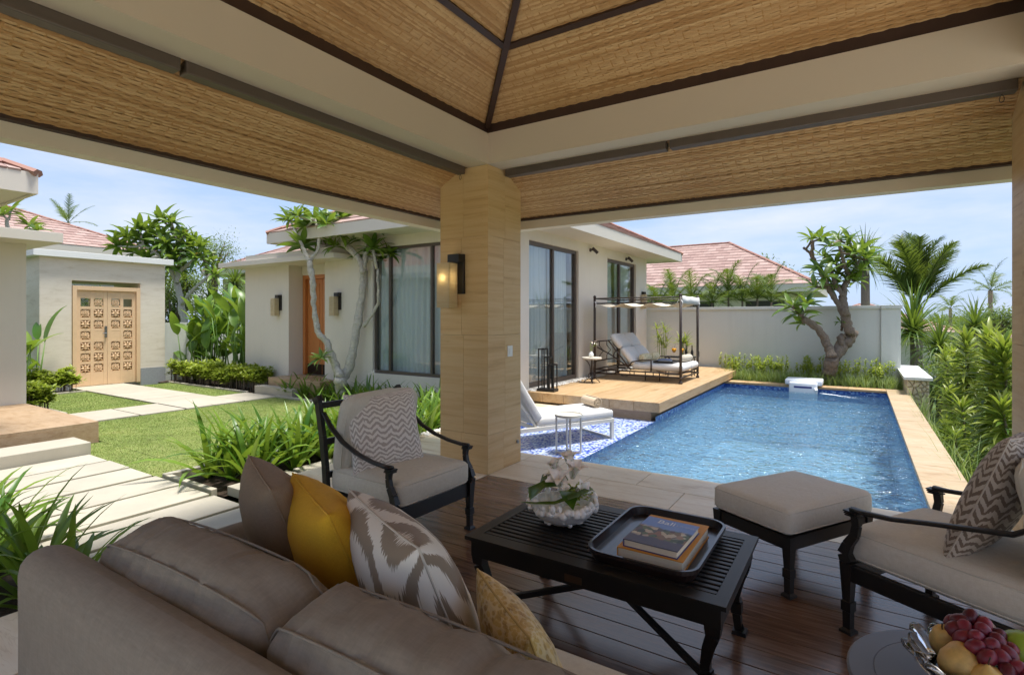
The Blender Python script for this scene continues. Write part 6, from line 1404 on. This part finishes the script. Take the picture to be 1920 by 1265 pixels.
def palm(name, label, c, base, L_, nf, rr, w=.5, nl=40, els=(1.35,.1), curve=(.5,1.4), trunk=.12, lw=.04, group=None, azs=None, mat=None):
    t = thing(name, label, 'palm', (c.x,c.y,base), 0, group)
    if trunk: MB().tube([(c.x,c.y,base-.2),(c.x,c.y,(base+c.z)/2),(c.x,c.y,c.z)], [trunk*1.3,trunk,trunk], 8).build('trunk', m_bark2, t, smooth=True)
    ms = []
    for k in range(4): m = frond_mesh(L_, w, nl, rr.uniform(*curve), rr, lw).mesh('frond', smooth=False); m.materials.append(mat or m_plm); ms.append(m)
    for i in range(nf):
        el = els[0]+(els[1]-els[0])*(i/max(1,nf-1))+rr.uniform(-.1,.1); az = azs[i] if azs else i*2.4
        put(t, rr.choice(ms), Matrix.Translation(c) @ Matrix.Rotation(az,4,'Z') @ Matrix.Rotation(-el,4,'Y') @ Matrix.Rotation(rr.uniform(-.5,.5),4,'X') @ Matrix.Scale(rr.uniform(.8,1.1),4), 'frond')
rr = random.Random(61)
palm('coconut_palm', 'coconut palm with upright windblown fronds right of the garden wall', at(1722,575,23), -3.2, 3.4, 15, rr, .95, 70, (1.6,.85), (.2,.8), .16, .06, mat=leafmat('dark palm leaflet', (42,64,28), (92,112,54), .4, .3))
palm('far_palm', 'distant palm above the trees beside the right column', at(1857,545,42), -9, 2.6, 12, rr, .6, 26, (1.4,-.2), (.6,1.5), .15, .05); palm('far_palm', 'small distant palm over the ridge of the pink roof', at(1782,578,46), -9, 1.6, 9, rr, .45, 22, (1.3,-.1), (.6,1.4), .12, .05)
palm('far_palm', 'palm fronds showing over the roof behind the gate', at(128,418,46), -.3, 2.4, 8, rr, .5, 24, (1.4,.2), (.4,1.0), .15, .05)
for k, (u, v, d) in enumerate(((1232,578,17.5),(1262,566,18.2),(1298,572,17.2),(1335,568,17.0),(1366,558,16.8),(1392,564,16.6),(1420,560,16.4),(1446,566,16.6))):
    palm('areca_palm', 'feathery areca palm in the row behind the white garden wall', at(u,v,d), -.3, 1.15+.25*(k % 3)/2, 9, rr, .36, 34, (1.45,.25), (.7,1.6), .03, .022, 'areca palms behind the wall')
# --- potted palms on the deck behind the daybed
for k, (x, y, h, lab) in enumerate(((-4.02,12.95,.95,'slender potted bamboo palm behind the daybed'), (-3.52,13.0,.62,'broad potted lady palm behind the daybed foot'))):
    t = thing('potted_palm', lab, 'potted plant', (x,y,DZ)); MB().lathe([(.0,0),(.12,0),(.16,.2),(.165,.25),(.15,.25),(.14,.22),(.0,.22)], 20).build('pot', m_plat, t, local=True, smooth=True); rr2 = random.Random(k+70)
    for i in range(9): a = i*2.4; r_ = rr2.uniform(.02,.09); hh = .22+h*rr2.uniform(.35,1); MB().tube([(r_*math.cos(a),r_*math.sin(a),.2),(r_*1.5*math.cos(a),r_*1.5*math.sin(a),hh)], .006, 5).build('cane', m_pst, t, local=True); mb = spiky_mesh(9, .30, .034, rr2, (.3,1.2), (1.3,-.2)); c_ = V((r_*1.5*math.cos(a),r_*1.5*math.sin(a),hh)); mb.v = [tuple(V(p)+c_) for p in mb.v]; tag(mb.build('foliage', m_cas, t, local=True), kind='stuff')
# --- planting strip under the garden wall
rr = random.Random(81); gm_ = MB()
for i in range(330):
    x, y = rr.uniform(PX0-.1,.74), rr.uniform(13.80,14.7)
    for k in range(9): v_, f_ = leaf_geo(rr.uniform(.22,.42), .012, 4, rr.uniform(.6,1.8), .1, lambda t: 1-.85*t); gm_.add(v_, f_, Matrix.Translation((x+rr.gauss(0,.02),y+rr.gauss(0,.02),-.04)) @ Matrix.Rotation(rr.uniform(0,6.3),4,'Z') @ Matrix.Rotation(-rr.uniform(.8,1.5),4,'Y'))
tag(gm_.build('ground_cover', m_lir), 'narrow leaved grassy border plants along the far pool coping', 'border grass', kind='stuff')
shr = []
for k in range(3):
    mb = MB(); r2 = random.Random(k+90)
    for s_ in range(7):
        h = r2.uniform(.3,.62); dx, dy = r2.uniform(-.12,.12), r2.uniform(-.12,.12); mb.tube([(dx*.3,dy*.3,0),(dx,dy,h)], .005, 4)
        for i in range(11): v_, f_ = leaf_geo(.085,.04,3,.4,.15,ELL); mb.add(v_, f_, Matrix.Translation((dx,dy,h*(.6+.4*i/10))) @ Matrix.Rotation(i*2.4,4,'Z') @ Matrix.Rotation(-r2.uniform(.1,.9),4,'Y'))
    me = mb.mesh('foliage'); me.materials.append(m_hed); shr.append(me)
for x, y in scatter((PX0-.3,14.25,.72,14.9), 24, .2, rr):
    if abs(x+.55) < .12: continue
    t = thing('young_shrub', 'young yellow-green shrub at the foot of the white garden wall', 'shrub', (x,y,-.05), rr.uniform(0,6), 'young shrubs along the garden wall'); link('foliage', rr.choice(shr), None, t, True)
# --- cascading dracaenas on the slope beyond the pool
cas = [leaf_geo(RND.uniform(.20,.27), RND.uniform(.03,.04), 4, RND.uniform(.3,1.2), .15, lambda t: max(.05, math.sin(math.pi*min(1,t*.9+.08))**.8)) for _ in range(4)]
def cascade(label, u, v, d, ln, n, rr, sc=1.0, bend=.0):
    top = at(u, v, d); base = V((top.x+bend, top.y+rr.uniform(-.2,.2), top.z-ln)); t = thing('dracaena', label, 'dracaena', (base.x,base.y,min(base.z,-1.0)), 0, 'dracaenas on the slope'); mb = MB()
    gz = min(base.z, -1.0); MB().tube([(base.x,base.y,gz-.2), base, base.lerp(top,.5)+V((.04,.03,0)), top], [.03,.026,.02,.012], 6).build('trunk', m_bark2, t, smooth=True)
    for i in range(n):
        f = (i/n)**.8; p = base.lerp(top, f); el = -.55+1.75*f**2.5+rr.uniform(-.25,.25); v_, f_ = rr.choice(cas)
        mb.add(v_, f_, Matrix.Translation(p) @ Matrix.Rotation(i*2.4+rr.uniform(-.3,.3),4,'Z') @ Matrix.Rotation(-el,4,'Y') @ Matrix.Rotation(rr.uniform(-.5,.5),4,'X') @ Matrix.Scale(1.22*sc*rr.uniform(.8,1.15),4))
    tag(mb.build('foliage', m_cas, t, smooth=True), kind='stuff')
rr = random.Random(91)
for (u, v, d, ln, n, sc) in ((1786,660,11.5,.9,130,1.0),(1772,668,11,.8,120,1.0),(1792,684,9.6,1.0,150,1.0),(1782,734,9.2,.9,130,.95),(1825,700,8.6,1.1,160,1.0),(1776,800,9.0,.7,110,.9),(1804,762,8.2,.9,140,.95),(1790,815,8.0,.6,90,.9),(1838,800,7.6,.8,120,.9),(1815,650,11.5,1.0,130,1.1),(1868,672,10,1.0,140,1.1)):
    cascade('glossy dracaena with drooping leafy stems on the slope beyond the pool', u, v, d, ln, n, rr, sc)
for (u, v, d, ln, n, sc) in ((1812,640,8.6,1.2,200,1.1),(1858,640,7.4,1.5,300,1.15),(1884,655,7.0,1.55,300,1.15),(1880,760,6.8,.8,150,1.0)): cascade('tall leafy dracaena standing close to the pool edge by the right column', u, v, d, ln, n, rr, sc)
gs = MB()
for i in range(5200):
    x, y = rr.uniform(.86,3.4), rr.uniform(5.4,13.5); z = -.36-min(3.2,(x-.8)*.42)-.5*(x > 1); v_, f_ = leaf_geo(rr.uniform(.3,.9), .012, 4, rr.uniform(.5,1.8), .1, lambda t: 1-.85*t); gs.add(v_, f_, Matrix.Translation((x,y,z)) @ Matrix.Rotation(rr.uniform(0,6.3),4,'Z') @ Matrix.Rotation(-rr.uniform(.9,1.5),4,'Y'))
tag(gs.build('tall_grass', m_lir), 'tall wispy grass on the slope below the pool edge', 'grass', kind='stuff')
# --- leafy trees farther off
def tree(label, u, v, d, rx, rz, base, rr, n=2600, ls=.16, mat=None, name='leafy_tree'):
    c = at(u, v, d); t = thing(name, label, 'tree', (c.x,c.y,base)); tk = MB(); mb = MB(); v_, f_ = leaf_geo(ls, ls*.36, 2, .4, .1, ELL); tips = []
    for k in range(11):
        a = k*2.4; e = c+V((rx*.7*math.cos(a)*rr.uniform(.4,1), rx*.7*math.sin(a)*rr.uniform(.4,1), rz*rr.uniform(-.7,.75))); tk.tube([(c.x,c.y,base+(c.z-rz-base)*.6), (c+V((0,0,-rz*.6))).lerp(e,.45), e], [.09,.05,.015], 6); tips.append(e)
    tk.tube([(c.x,c.y,base-.2),(c.x,c.y,base+(c.z-rz-base)*.6+.1)], [.16,.1], 8)
    for i in range(n):
        e = rr.choice(tips); p = e+V((rr.gauss(0,rx*.24), rr.gauss(0,rx*.24), rr.gauss(0,rz*.2))); mb.add(v_, f_, Matrix.Translation(p) @ Matrix.Rotation(rr.uniform(0,6.3),4,'Z') @ Matrix.Rotation(rr.uniform(-1,.8),4,'Y') @ Matrix.Scale(rr.uniform(.7,1.3),4))
    tk.build('trunk', m_bark2, t, smooth=True); tag(mb.build('crown', mat or m_far, t), kind='stuff')
rr = random.Random(101)
tree('dense green tree behind the gateway and frangipani', 300, 520, 24, 2.2, 1.5, -.3, rr, 2600, .22); tree('airy small leaved tree behind the villa entry', 398, 490, 23, 1.25, 1.1, -.3, rr, 2600, .12); tree('tree filling the gap left of the villa block', 325, 590, 19.5, 1.0, .9, -.3, rr, 1500, .14)
tree('bushy tree beyond the slope beside the right column', 1868, 600, 30, 1.7, 1.2, -6, rr, 2600, .2); tree('greyish bush beyond the slope left of the bushy tree', 1838, 612, 33, 1.2, .9, -6, rr, 1400, .2); tree('leafy tree behind the right end of the neighbour roof', 1448, 506, 34, 1.6, .9, -.3, rr, 1500, .26)
tree('dark shrub behind the garden wall pier', 1775, 668, 19, .9, .6, -2.5, rr, 1300, .16); tree('dense bush low on the slope under the pandanus', 1735, 715, 15.5, .9, .5, -2.4, rr, 1600, .14); tree('dense bush on the slope between the dracaenas', 1800, 715, 14.0, 1.0, .5, -2.4, rr, 1800, .14); tree('dense bush on the slope next to the right column', 1875, 700, 13.0, 1.0, .6, -2.4, rr, 1800, .14)
tree('leafy bush behind the stepped wall near the gateway', 335, 560, 20.5, 1.1, .8, -.3, rr, 1700, .16); tree('leafy bush behind the stepped wall near the villa', 420, 565, 21, 1.2, .8, -.3, rr, 1700, .16); tree('shrub behind the open top squares of the gate', 165, 580, 19.0, 1.0, 1.0, -.3, rr, 1200, .14)
for k in range(26):
    rr3 = random.Random(200+k); u = rr3.uniform(1660,1905); d = rr3.uniform(60,150)
    if k < 14: tree('tree in the far hazy wood beyond the slope', u, 612+rr3.uniform(-4,10), d, d*.05, d*.016, -12, rr3, 420, d*.012, name='far_tree')
# --- short mown grass
def grass_mat():
    n = N('grass blade'); co = n.co(); g = n.n('ShaderNodeNewGeometry'); f = n.noise(co, 1.3, 5, .65); f2 = n.noise(co, 5, 3)
    col = n.ramp(f, [(.32, lin(92,122,42)), (.5, lin(120,146,58)), (.66, lin(146,160,76)), (.78, lin(166,158,96))]); col = n.mix(n.math('MULTIPLY', g.outputs['Random Per Island'], .6), col, n.mix(f2, lin(88,116,42), lin(168,174,98)))
    n.set(Base_Color=col, Roughness=.6); return n.m
def grass_blades():
    rg = np.random.default_rng(5); P = []
    for x0, y0, x1, y1 in LAWNS:
        n = int((x1-x0)*(y1-y0)*6500); P.append(np.stack([rg.uniform(x0,x1,n), rg.uniform(y0,y1,n)], 1))
    p = np.concatenate(P); n = len(p); a = rg.uniform(0,6.28,n); h = rg.uniform(.006,.020,n); w = .0026; tilt = rg.normal(0,.012,(n,2))
    v = np.zeros((n,3,3)); v[:,0,:2] = p+np.stack([np.cos(a),np.sin(a)],1)*w; v[:,1,:2] = p-np.stack([np.cos(a),np.sin(a)],1)*w; v[:,:2,2] = -.216; v[:,2,:2] = p+tilt; v[:,2,2] = -.215+h
    me = bpy.data.meshes.new('grass'); me.vertices.add(3*n); me.vertices.foreach_set('co', v.ravel()); me.loops.add(3*n); me.polygons.add(n); me.loops.foreach_set('vertex_index', np.arange(3*n)); me.polygons.foreach_set('loop_start', np.arange(0,3*n,3)); me.update(calc_edges=True)
    tag(link('grass', me, grass_mat()), 'short mown grass blades covering the lawn', 'grass', kind='stuff')
grass_blades()

# --- things that share a description are told apart by their order across the view
def ordinals():
    W = 'first second third fourth fifth sixth seventh eighth ninth tenth eleventh twelfth thirteenth fourteenth fifteenth sixteenth seventeenth eighteenth nineteenth'.split()
    T = {2:'twent', 3:'thirt', 4:'fort'}
    def w(i): return W[i-1] if i < 20 else (T[i//10]+'ieth' if i % 10 == 0 else T[i//10]+'y-'+W[i % 10-1])
    by = {}
    for o in bpy.data.objects:
        if o.parent is None and o.get('category') and o.get('label'): by.setdefault(o['label'], []).append(o)
    for lab, os_ in by.items():
        if len(os_) < 2: continue
        def u(o): d = -o.location.x*math.sin(YAW)+o.location.y*math.cos(YAW); return (o.location.x*math.cos(YAW)+o.location.y*math.sin(YAW))/max(d,.01)
        for i, o in enumerate(sorted(os_, key=u)): o['label'] = lab+', '+w(i+1)+' from left'
ordinals()
